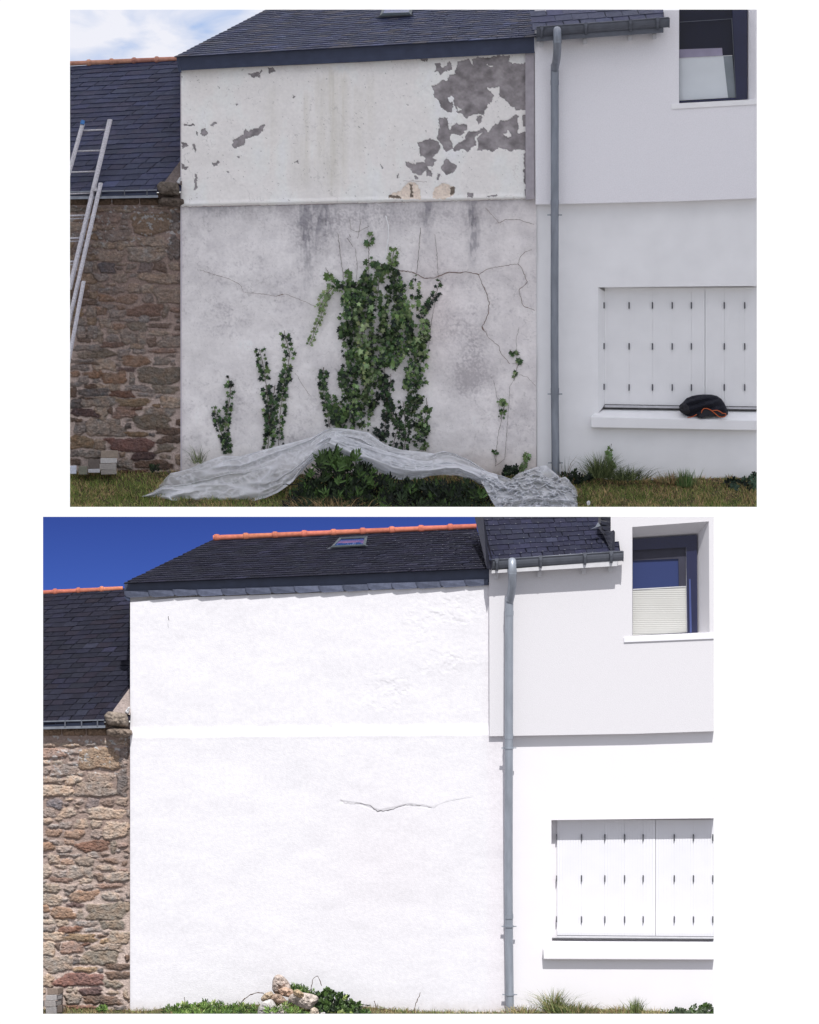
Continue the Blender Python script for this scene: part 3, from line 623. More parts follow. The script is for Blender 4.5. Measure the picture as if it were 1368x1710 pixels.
WARM = [(535, 135, 300, 9, .5), (556, 122, 330, 11, .8), (575, 130, 320, 8, .6), (512, 160, 320, 6, .5), (620, 130, 240, 7, .35), (600, 150, 300, 10, .35), (500, 230, 330, 14, .3), (455, 150, 300, 10, .3), (660, 200, 330, 10, .15), (340, 120, 170, 25, .25)]
DIRT = [(785, 630, 34, 30, .85), (790, 598, 14, 40, .5), (792, 570, 45, 35, .35), (760, 540, 40, 30, .3), (690, 610, 20, 40, .25), (495, 735, 25, 18, .5), (398, 665, 10, 12, .7), (378, 520, 12, 10, .5), (372, 470, 10, 8, .4), (640, 690, 12, 10, .4), (365, 540, 30, 30, .2), (320, 770, 14, 25, .55), (700, 470, 60, 10, .25), (730, 520, 30, 60, .18), (420, 430, 60, 50, .15), (350, 500, 50, 70, .12), (850, 700, 30, 60, .15), (560, 420, 60, 50, .15), (810, 460, 50, 60, .14), (600, 362, 110, 22, .55), (400, 352, 90, 12, .35), (760, 360, 90, 20, .4), (520, 400, 50, 40, .3)]
beltA = lambda x: 344.5 - (x - 303) * .0218
topA = lambda x: np.interp(x, [300, 600, 893], [117, 104, 88])
def hA(gx, gy):
    h = (fbm(gx / 60, gy / 45, 31, 4) - .5) * .03 + (fbm(gx / 9, gy / 9, 33, 3) - .5) * .003
    b = gy - beltA(gx)
    h += .02 * sstep(2.5, -2.5, b)                                 # upper part stands proud of the lower
    h += .012 * np.exp(-((b + 4) / 3.5) ** 2)
    wx = gx + (fbm(gx / 6, gy / 6, 41, 4) - .5) * 6.5; wy = gy + (fbm(gx / 6, gy / 6, 42, 4) - .5) * 6.5
    pm = np.zeros(gx.shape, bool)
    for p in PATCH: pm |= inpoly(wx, wy, p)
    for p in HOLES: pm &= ~inpoly(wx, wy, p)
    pm &= (gy < beltA(gx) - 3)
    tm = np.zeros(gx.shape, bool); dm = np.zeros(gx.shape, bool)
    for p in TAN: tm |= inpoly(wx, wy, p)
    for p in TDK: dm |= inpoly(wx, wy, p)
    hA.pm, hA.tm, hA.dm = pm & ~tm, tm & ~dm, dm
    return h - .006 * (pm | tm | dm)
def cA(gx, gy, h):
    up = gy < beltA(gx) + 1
    n1 = fbm(gx / 40, gy / 60, 51, 4) - .5; n2 = fbm(gx / 2.6, gy / 2.6, 52, 5); n3 = vn(gx / 3.2, gy / 45, 53) * .6 + vn(gx / 1.6, gy / 25, 55) * .4; n4 = fbm(gx / 22, gy / 22, 54, 5); n5 = fbm(gx / 55, gy / 40, 64, 5)
    C = np.where(up[..., None], np.array((.91, .885, .85)), np.array((.89, .865, .85)))
    C = C * (1 + n1[..., None] * .16)
    w_ = np.zeros(gx.shape)
    for x, a, b, ww, s in WARM: w_ += s * np.exp(-((gx - x + (n3 - .5) * 8) / ww) ** 2) * sstep(a - 6, a + 14, gy + n3 * 14) * sstep(b + 25, b - 50, gy)
    w_ = w_ * (.35 + n3 * .9) * up
    C = C * (1 - np.clip(w_, 0, 1)[..., None] * np.array([.20, .21, .27]))
    s_ = np.zeros(gx.shape)
    wob = (fbm(gx / 40, gy / 26, 59, 3) - .5) * 16
    for x, a, b, ww, s in STREAK: s_ += s * np.exp(-((gx - x + (n3 - .5) * 9 + wob) / (ww * 1.15)) ** 2) * sstep(b + 40, b - 50, gy + (n4 - .5) * 40)
    s_ = s_ * (~up) * (.15 + n3 * .45 + sstep(.35, .7, fbm(gx / 4, gy / 11, 63, 4)) * .65)
    bt = gy - beltA(gx); s_ += (~up) * np.exp(-np.clip(bt, 0, 99) / 14) * .35 * fbm(gx / 5, gy / 8, 68, 4) * 1.4 + (~up) * np.exp(-np.clip(bt, 0, 99) / 5) * (.2 + .9 * sstep(.4, .65, fbm(gx / 25, gy / 60, 57, 4))) * .7
    C = C * (1 - np.clip(s_, 0, 1)[..., None] * np.array([.50, .50, .47]))
    d_ = np.zeros(gx.shape)
    for x, y, rx, ry, s in DIRT: d_ += s * np.exp(-((gx - x) / rx) ** 2 - ((gy - y) / ry) ** 2)
    mott = sstep(.42, .70, n4) * .30 + sstep(.58, .78, fbm(gx / 2.2, gy / 2.2, 58, 4)) * .18 + sstep(.40, .68, n5) * .34 + sstep(120, 0, gy - beltA(gx)) * .30 * n4
    sp3 = sstep(.48, .72, fbm(gx / 6, gy / 7, 66, 5)) * sstep(.40, .62, fbm(gx / 45, gy / 45, 67, 3)) * sstep(.3, .7, n2)
    d_ = np.clip(sp3 * .40 + d_ * (.35 + sstep(.30, .75, n2) * .9) + mott * (~up) * .62, 0, 1) * (~up)
    C = C * (1 - d_[..., None] * np.array([.42, .43, .41]))
    sp = sstep(.79, .82, fbm(gx / 2.2, gy / 2.2, 60, 3)) * (~up) * .22; C = C * (1 - sp[..., None])
    sp2 = sstep(.80, .83, fbm(gx / 3.2, gy / 3.2, 65, 4)) * up * .5; C = C * (1 - sp2[..., None])
    pink = np.exp(-((gx - 720) / 45) ** 2 - ((gy - 520) / 90) ** 2) * .35 * (~up) + .12 * (~up) * sstep(650, 860, gx); C = C * (1 - pink[..., None] * np.array([.0, .12, .14]))
    lowstain = (~up) * sstep(735, 800, gy) * .22 * n4 * 2; C = C * (1 - lowstain[..., None] * np.array([.6, .8, 1]))
    crk = np.abs(fbm(gx / 70, gy / 70, 61, 5) - .5); hair = sstep(.0035, .001, crk) * .18; C = C * (1 - hair[..., None])
    pn = fbm(gx / 11, gy / 9, 62, 5)[..., None]; pk = np.array(alb((110, 106, 107), TL_)) * (.35 + pn * 1.1 + .25 * fbm(gx / 30, gy / 26, 69, 3)[..., None]) * (1 + (n2[..., None] - .5) * .25)
    C = np.where(hA.pm[..., None], pk, C)
    rim = hA.pm ^ (np.roll(hA.pm, 1, 0) & np.roll(hA.pm, -1, 0) & np.roll(hA.pm, 1, 1) & np.roll(hA.pm, -1, 1) & hA.pm)
    C = np.where(rim[..., None] & hA.pm[..., None], C * .72, C)
    C = np.where(hA.tm[..., None], np.array(alb((176, 164, 152), TL_)) * (.7 + n2[..., None] * .6), C)
    C = np.where(hA.dm[..., None], np.array(alb((88, 80, 72), TL_)) * (.6 + n2[..., None] * .8), C)
    return np.clip(C, .004, .90)
use(A)
gA = thing('rendered_house', 'house with flaking white render over grey cement, cracked and stained, before painting', 'house', A.P(600, 795, 0))
gridwall('wall', A, 303, 896, topA, lambda x: 800., 1.15, hA, cA, M['paint_attr'], gA, -.02)
mb = MB(); mb.slab([(303, 100), (903, 86), (903, 800), (303, 800)], .03, 1.9, (.3, .3, .3)); mb.build('house_body', M['cementwall'], gA)
mb = MB(); mb.slab([(301.5, 112), (303.2, 112), (303.2, 343), (304.5, 420), (303.5, 560), (304.2, 795), (301.5, 795)], -.035, .25, alb((150, 146, 150), TL_)); mb.build('wall_edge', M['paint_attr'], gA)
mb = MB(); mb.slab([(877.5, 89), (892.5, 88), (893, 332), (878, 333.5)], -.086, .02, (.3,) * 3); mb.build('corner_strip', M['cementwall'], gA)
mb = MB(); mb.slab([(294, 92.5, 0), (600, 75, 0), (893, 58.5, 0), (893, 88.5, .04), (600, 103.5, .04), (450, 110, .04), (330, 116.5, .04), (303, 118, .04), (303, 122, .04), (298, 119, .04)], -.17, .0, (.3,) * 3)
bevel(mb.build('fascia', M['fascia'], gA), .003)
rfA = slates(A, [(291, 95.5, -.22), (900, 61.5, -.22), (884, -16, 1.3), (452, 12.5, 1.3)], 24, 26, 21, alb((66, 73, 100), 1.4), gA, name='roof', skew=.25, var=.22, vexp=1.0, hooks=.0, tint=((.10, .09, .09), .12))
mb = MB(); mb.slab([(435, 15), (470, 13), (470, 22), (440, 22.5)], 1.25, 1.4, alb((150, 100, 85), .8)); 
ridge(A, (443, 15), (900, -16), 1.33, 12, A.m(4.2), gA, alb((158, 112, 98), .7))
def skylight(site, p, d0, d1, parent, gl):
    """p = outer BL BR TR TL pixels"""
    f = thing('skylight_tmp', 'x', 'x', site.P(*p[0], d0)); bpy.data.objects.remove(f)
    (a, b, c, e) = p; cx = sum(q[0] for q in p) / 4; cy = sum(q[1] for q in p) / 4
    inn = [(cx + (q[0] - cx) * .82, cy + (q[1] - cy) * .68) for q in p]; mb = MB(); dd = [d0, d0, d1, d1]
    for i in range(4):
        j = (i + 1) % 4; mb.slab([(p[i][0], p[i][1], dd[i]), (p[j][0], p[j][1], dd[j]), (inn[j][0], inn[j][1], dd[j]), (inn[i][0], inn[i][1], dd[i])], -.062, .03, (.1,) * 3)
    fr = mb.build('skylight', M['skylight'], parent)
    if fr is None: return
    mb = MB(); mb.slab([(q[0], q[1], dd[i]) for i, q in enumerate(inn)], -.048, .0, (.1,) * 3); mb.build('pane', gl, fr)
    mb = MB(); mb.slab([(a[0] - 7, a[1] + 3, d0), (b[0] + 4, b[1] + 1.5, d0), (b[0], b[1] - 2, d0), (a[0], a[1] - 1, d0)], -.03, .02, (.1,) * 3); mb.build('flashing', M['gutter'], fr)
skylight(A, [(634, 26.5), (687, 24.5), (694, -2), (644, -1)], .70, 1.24, gA, M['glassS'])
rng = np.random.default_rng(5)
c5 = lambda p: crop(p, 3.42, 460, 360); c6 = lambda p: crop(p, 2.911, 800, 360); c4 = lambda p: crop(p, 3.42, 100, 380)
CR = [(c5([(705,315),(760,318),(810,335),(850,358),(900,358),(940,345),(990,322),(1050,328),(1090,322),(1160,335)]), 1.7), (c5([(1160,335),(1180,390),(1205,440),(1222,500),(1215,560),(1195,610),(1180,635)]), 1.3),
      (c5([(1165,335),(1210,305),(1280,292)]) + c6([(95,248),(190,235)]), .9), (c6([(190,235),(210,260),(235,325),(195,360),(205,410),(215,440),(270,460)]), 1.0), (c6([(190,235),(200,200),(225,175),(258,165)]), .8),
      (c5([(1190,650),(1220,700),(1280,750)]) + c6([(100,660),(150,720)]), .9), (c6([(195,775),(235,785),(275,830)]), .6), (c2([(1130,1185),(1170,1230),(1210,1275),(1250,1255),(1320,1255)]) + [(892, 375)], .8),
      (c4([(800,240),(860,262),(960,290),(1030,325),(1050,370),(1150,378),(1240,392),(1280,378)]) + c5([(0,460),(60,448),(130,475),(230,520)]), .65), (c5([(115,900),(150,960),(200,1030)]), .5),
      ([(303, 345.5), (400, 344), (560, 340.5)], .8), ([(560, 340.5), (700, 337), (893, 332)], .6), (c5([(1180,635),(1190,655)]), 2.2), (c2([(660,1032),(800,1038)]), .6)]  # the two belt-long ribbons draw the dark line under the lip
for i, (p, w_) in enumerate(CR):
    V, F = ribbon(A, p, w_ * .95, -.055 if i < 10 or i == 12 else -.075, rng, .4); mk('crack', V, F, M['crack'], gA)
wh = [c5([(630, 0), (645, 60), (645, 130), (625, 250)])]
V, F, C = joinm([(*ribbon(A, p, 2.0, -.04, rng, .3), np.zeros((1, 3))) for p in wh]); mk('filled_crack', V, F, M['whiteA'], gA)

# painted house below
topB = lambda x: np.interp(x, [216, 300, 500, 818], [1005.5, 998, 991, 977])
beltB = lambda x: 1233 - (x - 217) * .0085
BUMP = [(770, 1020, 34, 26, 1), (740, 1015, 30, 20, .8), (700, 1035, 30, 26, .7), (765, 1100, 34, 16, 1), (725, 1115, 26, 14, .8), (645, 1140, 28, 22, 1), (670, 1155, 25, 14, .8), (612, 1175, 20, 12, .8), (690, 1080, 30, 20, .5), (300, 1115, 14, 8, .5), (245, 1050, 30, 20, .35), (325, 1128, 18, 6, .4), (640, 1180, 30, 10, .5), (480, 1200, 60, 10, .35), (520, 1590, 30, 12, .25)]
def hB(gx, gy):
    h = (fbm(gx / 90, gy / 60, 71, 3) - .5) * .012
    b = gy - beltB(gx); h += .020 * sstep(-22, 2, b + (fbm(gx / 30, gy / 8, 78, 3) - .5) * 6) + .002 * np.exp(-((b + 1) / 3) ** 2)
    m = np.zeros(gx.shape)
    for x, y, rx, ry, s in BUMP: m += s * np.exp(-((gx - x) / rx) ** 2 - ((gy - y) / ry) ** 2)
    n = fbm(gx / 15, gy / 10, 73, 5); h += np.clip(m, 0, 1.1) * .0032 * sstep(.46, .51, n) + np.clip(m, 0, 1) * (fbm(gx / 5, gy / 4, 75, 3) - .5) * .0035
    h += (fbm(gx / 10, gy / 5, 76, 3) - .5) * .0007 + (fbm(gx / 40, gy / 26, 77, 3) - .5) * .0025
    seg = np.interp(gx, [440, 515, 569, 600, 634, 662, 684, 720, 750, 790, 800], [1390, 1350, 1338, 1342, 1354, 1348, 1343, 1349, 1336, 1330, 1352]); inr = sstep(440, 570, gx) * sstep(812, 790, gx)
    h += (.0022 * sstep(560, 575, gx) * sstep(800, 700, gx) + .0008) * sstep(-1.0, 1.0, -(gy - seg)) * inr * np.exp(-np.clip(seg - gy, 0, 99) / 22) - .004 * np.exp(-((gy - seg) / 1.2) ** 2) * sstep(565, 570, gx) * sstep(724, 718, gx)
    return h
def cB(gx, gy, h):
    C = np.ones(gx.shape + (3,)) * np.array([.715, .706, .73])
    n = fbm(gx / 60, gy / 40, 81, 3)[..., None]; C = C * (1 + (n - .5) * .03)
    edge = sstep(6, 0, gx - 218)[..., None] * .10 * fbm(gx / 4, gy / 6, 82)[..., None]; C = C * (1 - edge); low = sstep(1662, 1690, gy)[..., None] * fbm(gx / 7, gy / 9, 83, 4)[..., None] * .22; C = C * (1 - low * np.array([.7, .85, 1])); pat = (np.exp(-((gx - 640) / 110) ** 2 - ((gy - 1440) / 110) ** 2) * .045)[..., None]; C = C * (1 - pat * np.array([.6, .9, .9])); st = sstep(.5, .75, fbm(gx / 30, gy / 45, 84, 4))[..., None] * .02; C = C * (1 - st)
    pk = sstep(806, 824, gx)[..., None] * np.array([.0, .02, .015]); return np.clip(C * (1 - pk), 0, .86)
use(B)
gB = thing('rendered_house', 'house freshly painted bright white, with terracotta ridge and skylight, under blue sky', 'house', B.P(600, 1690, 0))
gridwall('wall', B, 217.5, 846, topB, lambda x: 1695., 1.3, hB, cB, M['paint_attr'], gB, -.02)
mb = MB(); mb.slab([(217.5, 985), (850, 962), (850, 1700), (217.5, 1700)], .06, 1.8, (.6, .6, .6)); mb.build('house_body', M['whiteB'], gB)
mb = MB(); mb.slab([(208, 971.5), (500, 959), (821, 946.3), (821, 972), (500, 985), (208, 992)], -.025, .02, (.3,) * 3); mb.build('fascia', M['fascia'], gB)
rnd = random.Random(4); nsl = 15; mb = MB()
for k in range(nsl):
    xa = 207 + (816 - 207) * k / nsl; xb = 207 + (816 - 207) * (k + 1.06) / nsl; ya = np.interp(xa, [207, 500, 816], [987.5, 979.6, 967]); yb = np.interp(xb, [207, 500, 816], [987.5, 979.6, 967])
    xb = min(xb, 816); j = rnd.uniform(-.8, .8); hh = 10.2; col = np.array(alb((104, 110, 130), 1.35)) * rnd.uniform(.82, 1.15)
    mb.slab([(xa, ya + j - 1, -.02), (xa + 2.5, ya + j - .5, -.02), (xb, yb + j, 0), (xb, yb + hh + j, -.004), (xa + 9, ya + hh + j + .6, -.010), (xa + 4, ya + hh + j - 1.2, -.010), (xa + 1, ya + hh * .6 + j, -.008)], -.045 - (k % 2) * .004, -.028 - (k % 2) * .004, col)
mb.build('drip_slates', M['slate_sunny'], gB)
mb = MB(); mb.slab([(207, 996), (217, 997), (217, 1003), (213, 1003)], -.045, .05, (.3,) * 3); mb.build('fascia_end', M['fascia'], gB)
rfB = slates(B, [(205, 974.8, -.115), (818, 949.5, -.115), (796, 882, 1.0), (357, 901, 1.0)], 20, 27, 22, alb((44, 45, 58), 1.55), gB, name='roof', skew=.3, var=.22, hooks=.75, mode='right')
ridge(B, (356, 898.5), (795, 879.0), .98, 9, B.m(4.7), gB, alb((214, 130, 106), 1.5), first=0, bul=1.38)
skylight(B, [(552, 914), (611, 910.5), (614, 895), (567, 897.5)], .62, .92, gB, M['glassS'])
rng = np.random.default_rng(6)
c7 = lambda p: crop(p, 3.42, 440, 1250)
V, F = ribbon(B, c7([(440,285),(465,310),(550,312),(610,325),(650,355),(700,355),(750,340),(810,320),(870,325),(920,320),(965,342)]), [.3, .5, .7, 1.1, 1.2, .8, .7, .6, .3], -.044, rng, .55); mk('crack', V, F, M['crackB'], gB)
V, F = ribbon(B, c7([(967,342),(1010,312),(1080,294),(1140,284),(1190,275)]), [.6, .5, .35, .2], -.044, rng, .3); mk('crack', V, F, M['wood_white'], gB)
V, F = ribbon(B, [(281.5, 1029), (281, 1032), (282.5, 1036)], 1.0, -.075); mk('small_hook', V, F, M['dark'], gB)

# ------------------------------------------------------------------ white houses on the right
def polywall(parent, name, m, quads, d0, d1):
    mb = MB()
    for q in quads: mb.slab(q, d0, d1, (.6,) * 3)
    return mb.build(name, m, parent)
def downpipe(site, parent, pts, r, d, collars, zm, dots):
    """pts = (px, py, depth); collars = list of py; all clamps are parts of the pipe"""
    P3 = [site.P(*p) for p in pts]; pts2 = []
    c = [Vector(p) for p in P3]; n = 6
    for i in range(len(c) - 1):     # Catmull-Rom smoothing
        p0, p1, p2, p3 = c[max(i - 1, 0)], c[i], c[i + 1], c[min(i + 2, len(c) - 1)]
        for k in range(n):
            t = k / n; pts2.append(.5 * ((2 * p1) + (-p0 + p2) * t + (2 * p0 - 5 * p1 + 4 * p2 - p3) * t * t + (-p0 + 3 * p1 - 3 * p2 + p3) * t ** 3))
    pts2.append(c[-1]); mb = MB(); mb.tube(pts2, site.m(r), 20, (.3,) * 3); pipe = mb.build('downpipe', zm, parent, smooth=True)
    xs = np.array([p[0] for p in pts]); ys = np.array([p[1] for p in pts])
    for yc in collars:
        x = np.interp(yc, ys, xs); dd = np.interp(yc, ys, [p[2] for p in pts]); mb = MB()
        a, b = site.P(x, yc - 1.3, dd), site.P(x, yc + 1.3, dd); mb.tube([a, b], site.m(r + 1.0), 20, (.3,) * 3)
        for s in (-1, 1):
            mb.box(x + s * (r + 3.0) - 2.6, yc - .9, x + s * (r + 3.0) + 2.6, yc + .9, dd - .012, dd + .012, (.3,) * 3)
        mb.build('pipe_clamp', zm, pipe)
    for yj in dots:
        x = np.interp(yj, ys, xs); dd = np.interp(yj, ys, [p[2] for p in pts]); mb = MB(); mb.tube([site.P(x, yj - 4, dd), site.P(x, yj + 4, dd)], site.m(r + .5), 20, (.3,) * 3); mb.build('pipe_joint', zm, pipe, smooth=False)
    return pipe
def gutter(site, parent, a, b, h, bx, d):
    """a, b = top edge ends, h = height in px"""
    n = 10; prof = [(math.cos(math.pi * k / n), math.sin(math.pi * k / n)) for k in range(n + 1)]; V = []
    pa, pb = np.array(site.P(a[0], a[1], d)), np.array(site.P(b[0], b[1], d)); ax = (pb - pa); R_ = site.m(h) * .5
    for e in (pa, pb):
        for inner in (1.0, .86):
            for c, s in prof: V.append(e + np.array([0, -c * R_ * inner, -s * R_ * 2 * inner]))
    m = n + 1; F = []
    for k in range(n):
        F += [(k, k + 1, 2 * m + k + 1, 2 * m + k), (m + k + 1, m + k, 3 * m + k, 3 * m + k + 1), (k + 1, k, m + k, m + k + 1), (2 * m + k, 2 * m + k + 1, 3 * m + k + 1, 3 * m + k)]
    g = mk('gutter', V, F, M['gutter'], parent)
    for e in (pa, pb):
        mb = MB(); mb.add([e + np.array([0, -c * R_ * 1.06, -s * R_ * 2.1]) for c, s in prof] + [e + np.array([.012, -c * R_ * 1.06, -s * R_ * 2.1]) for c, s in prof], [tuple(range(m)), tuple(range(2 * m - 1, m - 1, -1))] + [(k, k + m, k + m + 1, k + 1) for k in range(n)]); mb.build('gutter_end', M['gutter'], g)
    mb = MB(); mb.tube([pa + np.array([0, -R_, 0]), pb + np.array([0, -R_, 0])], site.m(1.3), 8); mb.build('gutter_bead', M['gutter'], g, smooth=True)
    for x in bx:
        y = np.interp(x, [a[0], b[0]], [a[1], b[1]]); mb = MB()
        mb.tube([site.P(x, y - 1.5, d - R_ * 1.2), site.P(x, y + h * .35, d - R_ * 1.25), site.P(x, y + h * .75, d - R_ * .95), site.P(x, y + h * 1.05, d - R_ * .3)], site.m(2.6), 8); mb.box(x - 3, y - 2, x + 3, y + 3, d - R_ * 1.5, d - R_ * 1.1); mb.build('gutter_bracket', M['gutter'], g, smooth=False)
    return g
def shutters(site, parent, x0, x1, y0, ybl, ybr, edges, hx, hy, m, d):
    """folding shutter leaves between edges, with their strap hinges"""
    yb = lambda x: np.interp(x, [x0, x1], [ybl, ybr])
    for i in range(len(edges) - 1):
        g0 = .38 if edges[i] in (1177.5, 1095) else .09; g1 = .38 if edges[i + 1] in (1177.5, 1095) else .09; a, b = edges[i] + g0, edges[i + 1] - g1; mb = MB(); n = max(2, int((b - a) / 4.2)); z = 0 if i % 2 else .002
        for k in range(n):
            xa = a + (b - a) * k / n; xb = a + (b - a) * (k + 1) / n - .22; mb.slab([(xa, y0), (xb, y0), (xb, yb(xb)), (xa, yb(xa))], d - z, d + .02, (.7,) * 3)
        mb.slab([(a, y0), (b, y0), (b, yb(b)), (a, yb(a))], d + .006, d + .015, (.7,) * 3)
        s = mb.build('shutter', m, parent)
        for h in hx:
            if edges[i] - 1 <= h < edges[i + 1] - 1:
                for yy in hy:
                    mb = MB(); mb.tube([site.P(h, yy - 5.5, d - .016), site.P(h, yy + 5.5, d - .016)], site.m(.85), 8); mb.box(h - .2, yy - 5, h + 1.4, yy + 5, d - .012, d - .002); mb.build('hinge', M['hinge'], s)

# -- upper site
use(A)
wA = thing('white_house', 'grey white rendered house with closed white shutters, a dark jacket on its window sill', 'house', A.P(1080, 800, 0))
polywall(wA, 'upper_wall', M['stuccoA'], [[(893, 17), (1134, 17), (1134, 336), (894.5, 341.5)], [(1134, 176), (1264, 169), (1264, 331), (1134, 336)], ], -.12, .3)
polywall(wA, 'lower_wall', M['whiteA'], [[(893, 330), (999, 330), (999, 800), (897, 802)], [(999, 330), (1266, 330), (1266, 477.5), (999, 480)], [(999, 697), (1266, 697), (1266, 805), (999, 805)]], 0, .35)
polywall(wA, 'wall_patch', M['shutterA'], [[(894, 345), (921, 345), (921, 800), (898, 800)]], -.004, .02)
polywall(wA, 'window_recess', M['whiteA'], [[(990, 470), (1270, 470), (1270, 705), (990, 705)]], .19, .26)
mb = MB(); mb.slab([(999, 480, 0), (1010.4, 487, .155), (1010.4, 676, .155), (999, 690, 0)], 0, .012, (.6,) * 3); mb.build('window_reveal', M['whiteA'], wA)
shutters(A, wA, 1009, 1266, 480, 675, 679, [1010, 1051, 1090, 1122.5, 1155, 1177.5, 1210, 1244, 1270], [1050.5, 1089.5, 1122.5, 1154.5, 1209.5, 1243.5], [510, 578.5, 647], M['shutterA'], .15)
for yy in (510, 578, 646):
    mb = MB(); mb.box(1007.8, yy - 5, 1010, yy + 5, .12, .15); mb.build('hinge_pin', M['hinge'], wA)
mb = MB(); mb.slab([(1010, 675), (1266, 679), (1266, 679.8), (1010, 675.8)], .14, .19); mb.slab([(1000, 680.3), (1266, 683.8), (1266, 685.0), (1000, 681.4)], .112, .19); mb.build('shutter_track', M['dark'], wA)
mb = MB(); mb.slab([(1010, 676.2), (1266, 680.2), (1266, 683.8), (1010, 680.3)], .115, .19); mb.build('shutter_rail', M['wood_white'], wA)
mb = MB()
mb.add([A.P(1000, 681, .18), A.P(1270, 685, .18), A.P(1270, 702.5, -.10), A.P(987, 696, -.10), A.P(1270, 719, -.10), A.P(987, 714, -.10), A.P(1270, 719, .1), A.P(987, 714, .1), A.P(987, 694, .1)],
       [(0, 1, 2, 3), (3, 2, 4, 5), (5, 4, 6, 7), (0, 3, 5, 7, 8)], (.6,) * 3)
bevel(mb.build('window_sill', M['whiteA'], wA), .008)
cB3 = lambda X, Y: (870 + X / 3.42, Y / 3.42)
rf = slates(A, [(890, 50, -.40), (1110, 31, -.40), (1103, -14, .1), (882, -4, .1)], 5, 8, 31, alb((76, 80, 102), 1.1), wA, name='roof', skew=-.1, var=.15)
mb = MB(); mb.slab([(896, 62), (1108, 45), (1108, 54.5), (896, 69.5)], -.36, -.30); mb.slab([(896, 60), (1108, 44), (1108, 50), (896, 66)], -.30, -.12); mb.build('eaves_board', M['gutter'], wA)
for x, y in ((904.5, 69), (977, 64), (1052, 58.5), (1093, 56)):
    mb = MB(); mb.slab([(x - 3.6, y), (x + 3.6, y - .5), (x + 3.4, y + 9), (x - 3.2, y + 10)], -.29, -.12); bevel(mb.build('rafter_end', M['wood_white'], wA), .006)
gutter(A, wA, (896, 46), (1116.5, 30), 15.5, [905, 978.5, 1053, 1098.5], -.36)
downpipe(A, wA, [(930, 62, -.38), (930.5, 51, -.47), (931, 54, -.55), (931, 70, -.56), (930.5, 88, -.50), (929, 102, -.36), (926.8, 114, -.25), (926.5, 128, -.21), (926.5, 340, -.21), (926.2, 580, -.14), (927.5, 740, -.12), (928, 800, -.12)], 6.7, -.2, [359, 658, 773], M['zinc'], [68, 138, 338, 652])
# first-floor window
def window(site, parent, opening, inner, dout, din, glassq, blind, m_rev, m_glass, m_blind, sillq, m_sill, handle=None):
    win = MB(); o = opening; n_ = inner
    for i in range(4):
        j = (i + 1) % 4; win.add([site.P(*o[i], dout), site.P(*o[j], dout), site.P(*n_[j], din), site.P(*n_[i], din)], [(0, 1, 2, 3)], (.6,) * 3)
    win.build('window_reveal', m_rev, parent)
    f = MB(); ins = glassq
    for i in range(4):
        j = (i + 1) % 4; f.slab([n_[i], n_[j], ins[j], ins[i]], din - .04, din + .04, (.1,) * 3)
    fr = f.build('window', M['navy'], parent)
    g = MB(); g.slab(ins, din + .01, din + .02); g.build('pane', m_glass, fr)
    for q, mm, nm, dz in blind:
        g = MB(); g.slab(q, din - .004 - dz, din + .006 - dz); g.build(nm, mm, fr)
    g = MB(); g.slab(sillq, dout - .014, din + .02); bevel(g.build('first_floor_sill', m_sill, parent), .004)
cw = lambda X, Y: (870 + X / 3.42, Y / 3.42)
polywall(wA, 'wall_side', M['stuccoA'], [[(1262.3, 10), (1270, 10), (1270, 172), (1262.3, 172)]], -.12, .3)
window(A, wA, [(1134, 174.5), (1262.3, 168), (1262.3, 8), (1134, 8)], [(1134.3, 172), (1248, 166), (1248, 5), (1134.3, 5)], -.12, .1,
       [(1134.6, 169), (1230, 163), (1223, 14), (1134.6, 14)],
       [([(1134.6, 97), (1223, 92.5), (1229, 162.5), (1134.6, 168)], M['blindA'], 'blind', .0), ([(1134.6, 96.6), (1223, 92), (1223, 93), (1134.6, 97.8)], M['wood_white'], 'blind_rail', .004),
        ([(1134.6, 82.5), (1206, 80), (1207, 92.5), (1134.6, 96.5)], mat('reflected_pane', alb((110, 106, 122), TL_), .5, .4, bstr=0), 'inner_pane', .002),
        ([(1221.5, 30), (1223, 30), (1230, 163), (1228.4, 163)], M['gutter'], 'glazing_bead', .02), ([(1134.6, 36.5), (1221, 31), (1221, 32), (1134.6, 37.5)], M['gutter'], 'glazing_bead', .02),
        ([(1208, 93), (1223, 92), (1229, 162), (1216, 163.5)], mat('shaded_pane', alb((92, 98, 102), TL_), .5, .4, bstr=0), 'inner_pane', .003)],
       M['stuccoA'], M['glassA'], None, [(1121, 173.5), (1270, 165.5), (1270, 174), (1121, 182.5)], M['shutterA'])

# -- lower site
use(B)
wB = thing('white_house', 'sunlit white house with closed white shutters, blind in the first floor window, behind no jacket', 'house', B.P(1010, 1690, 0))
wB['label'] = 'sunlit white house with closed shutters and a pleated blind in its first floor window'
UO = [(1056, 1063), (1185, 1056), (1184, 870.5), (1056, 880)]
polywall(wB, 'upper_wall', M['stuccoB'], [[(817, 940), (1020, 940), (1020, 1226), (817.5, 1229.5)], [(1020, 860), (1056, 860), (1056, 1225.5), (1020, 1226)], [(1056, 860), (1194, 860), (1194, 870.2), (1184, 870.5), (1056, 880)],
         [(1056, 1063), (1185, 1056), (1194, 1055.6), (1194, 1221), (1056, 1225.5)], [(1184, 870.5), (1194, 870.2), (1194, 1055.6), (1185, 1056)]], -.085, .3)
polywall(wB, 'lower_wall', M['whiteB'], [[(845.5, 1210), (921, 1210), (921, 1700), (845.5, 1700)], [(921, 1210), (1194, 1210), (1194, 1366.3), (921, 1369.5)], [(921, 1590), (1194, 1590), (1194, 1700), (921, 1700)]], -.002, .35)
polywall(wB, 'window_recess', M['whiteB'], [[(915, 1360), (1200, 1360), (1200, 1600), (915, 1600)]], .175, .26)
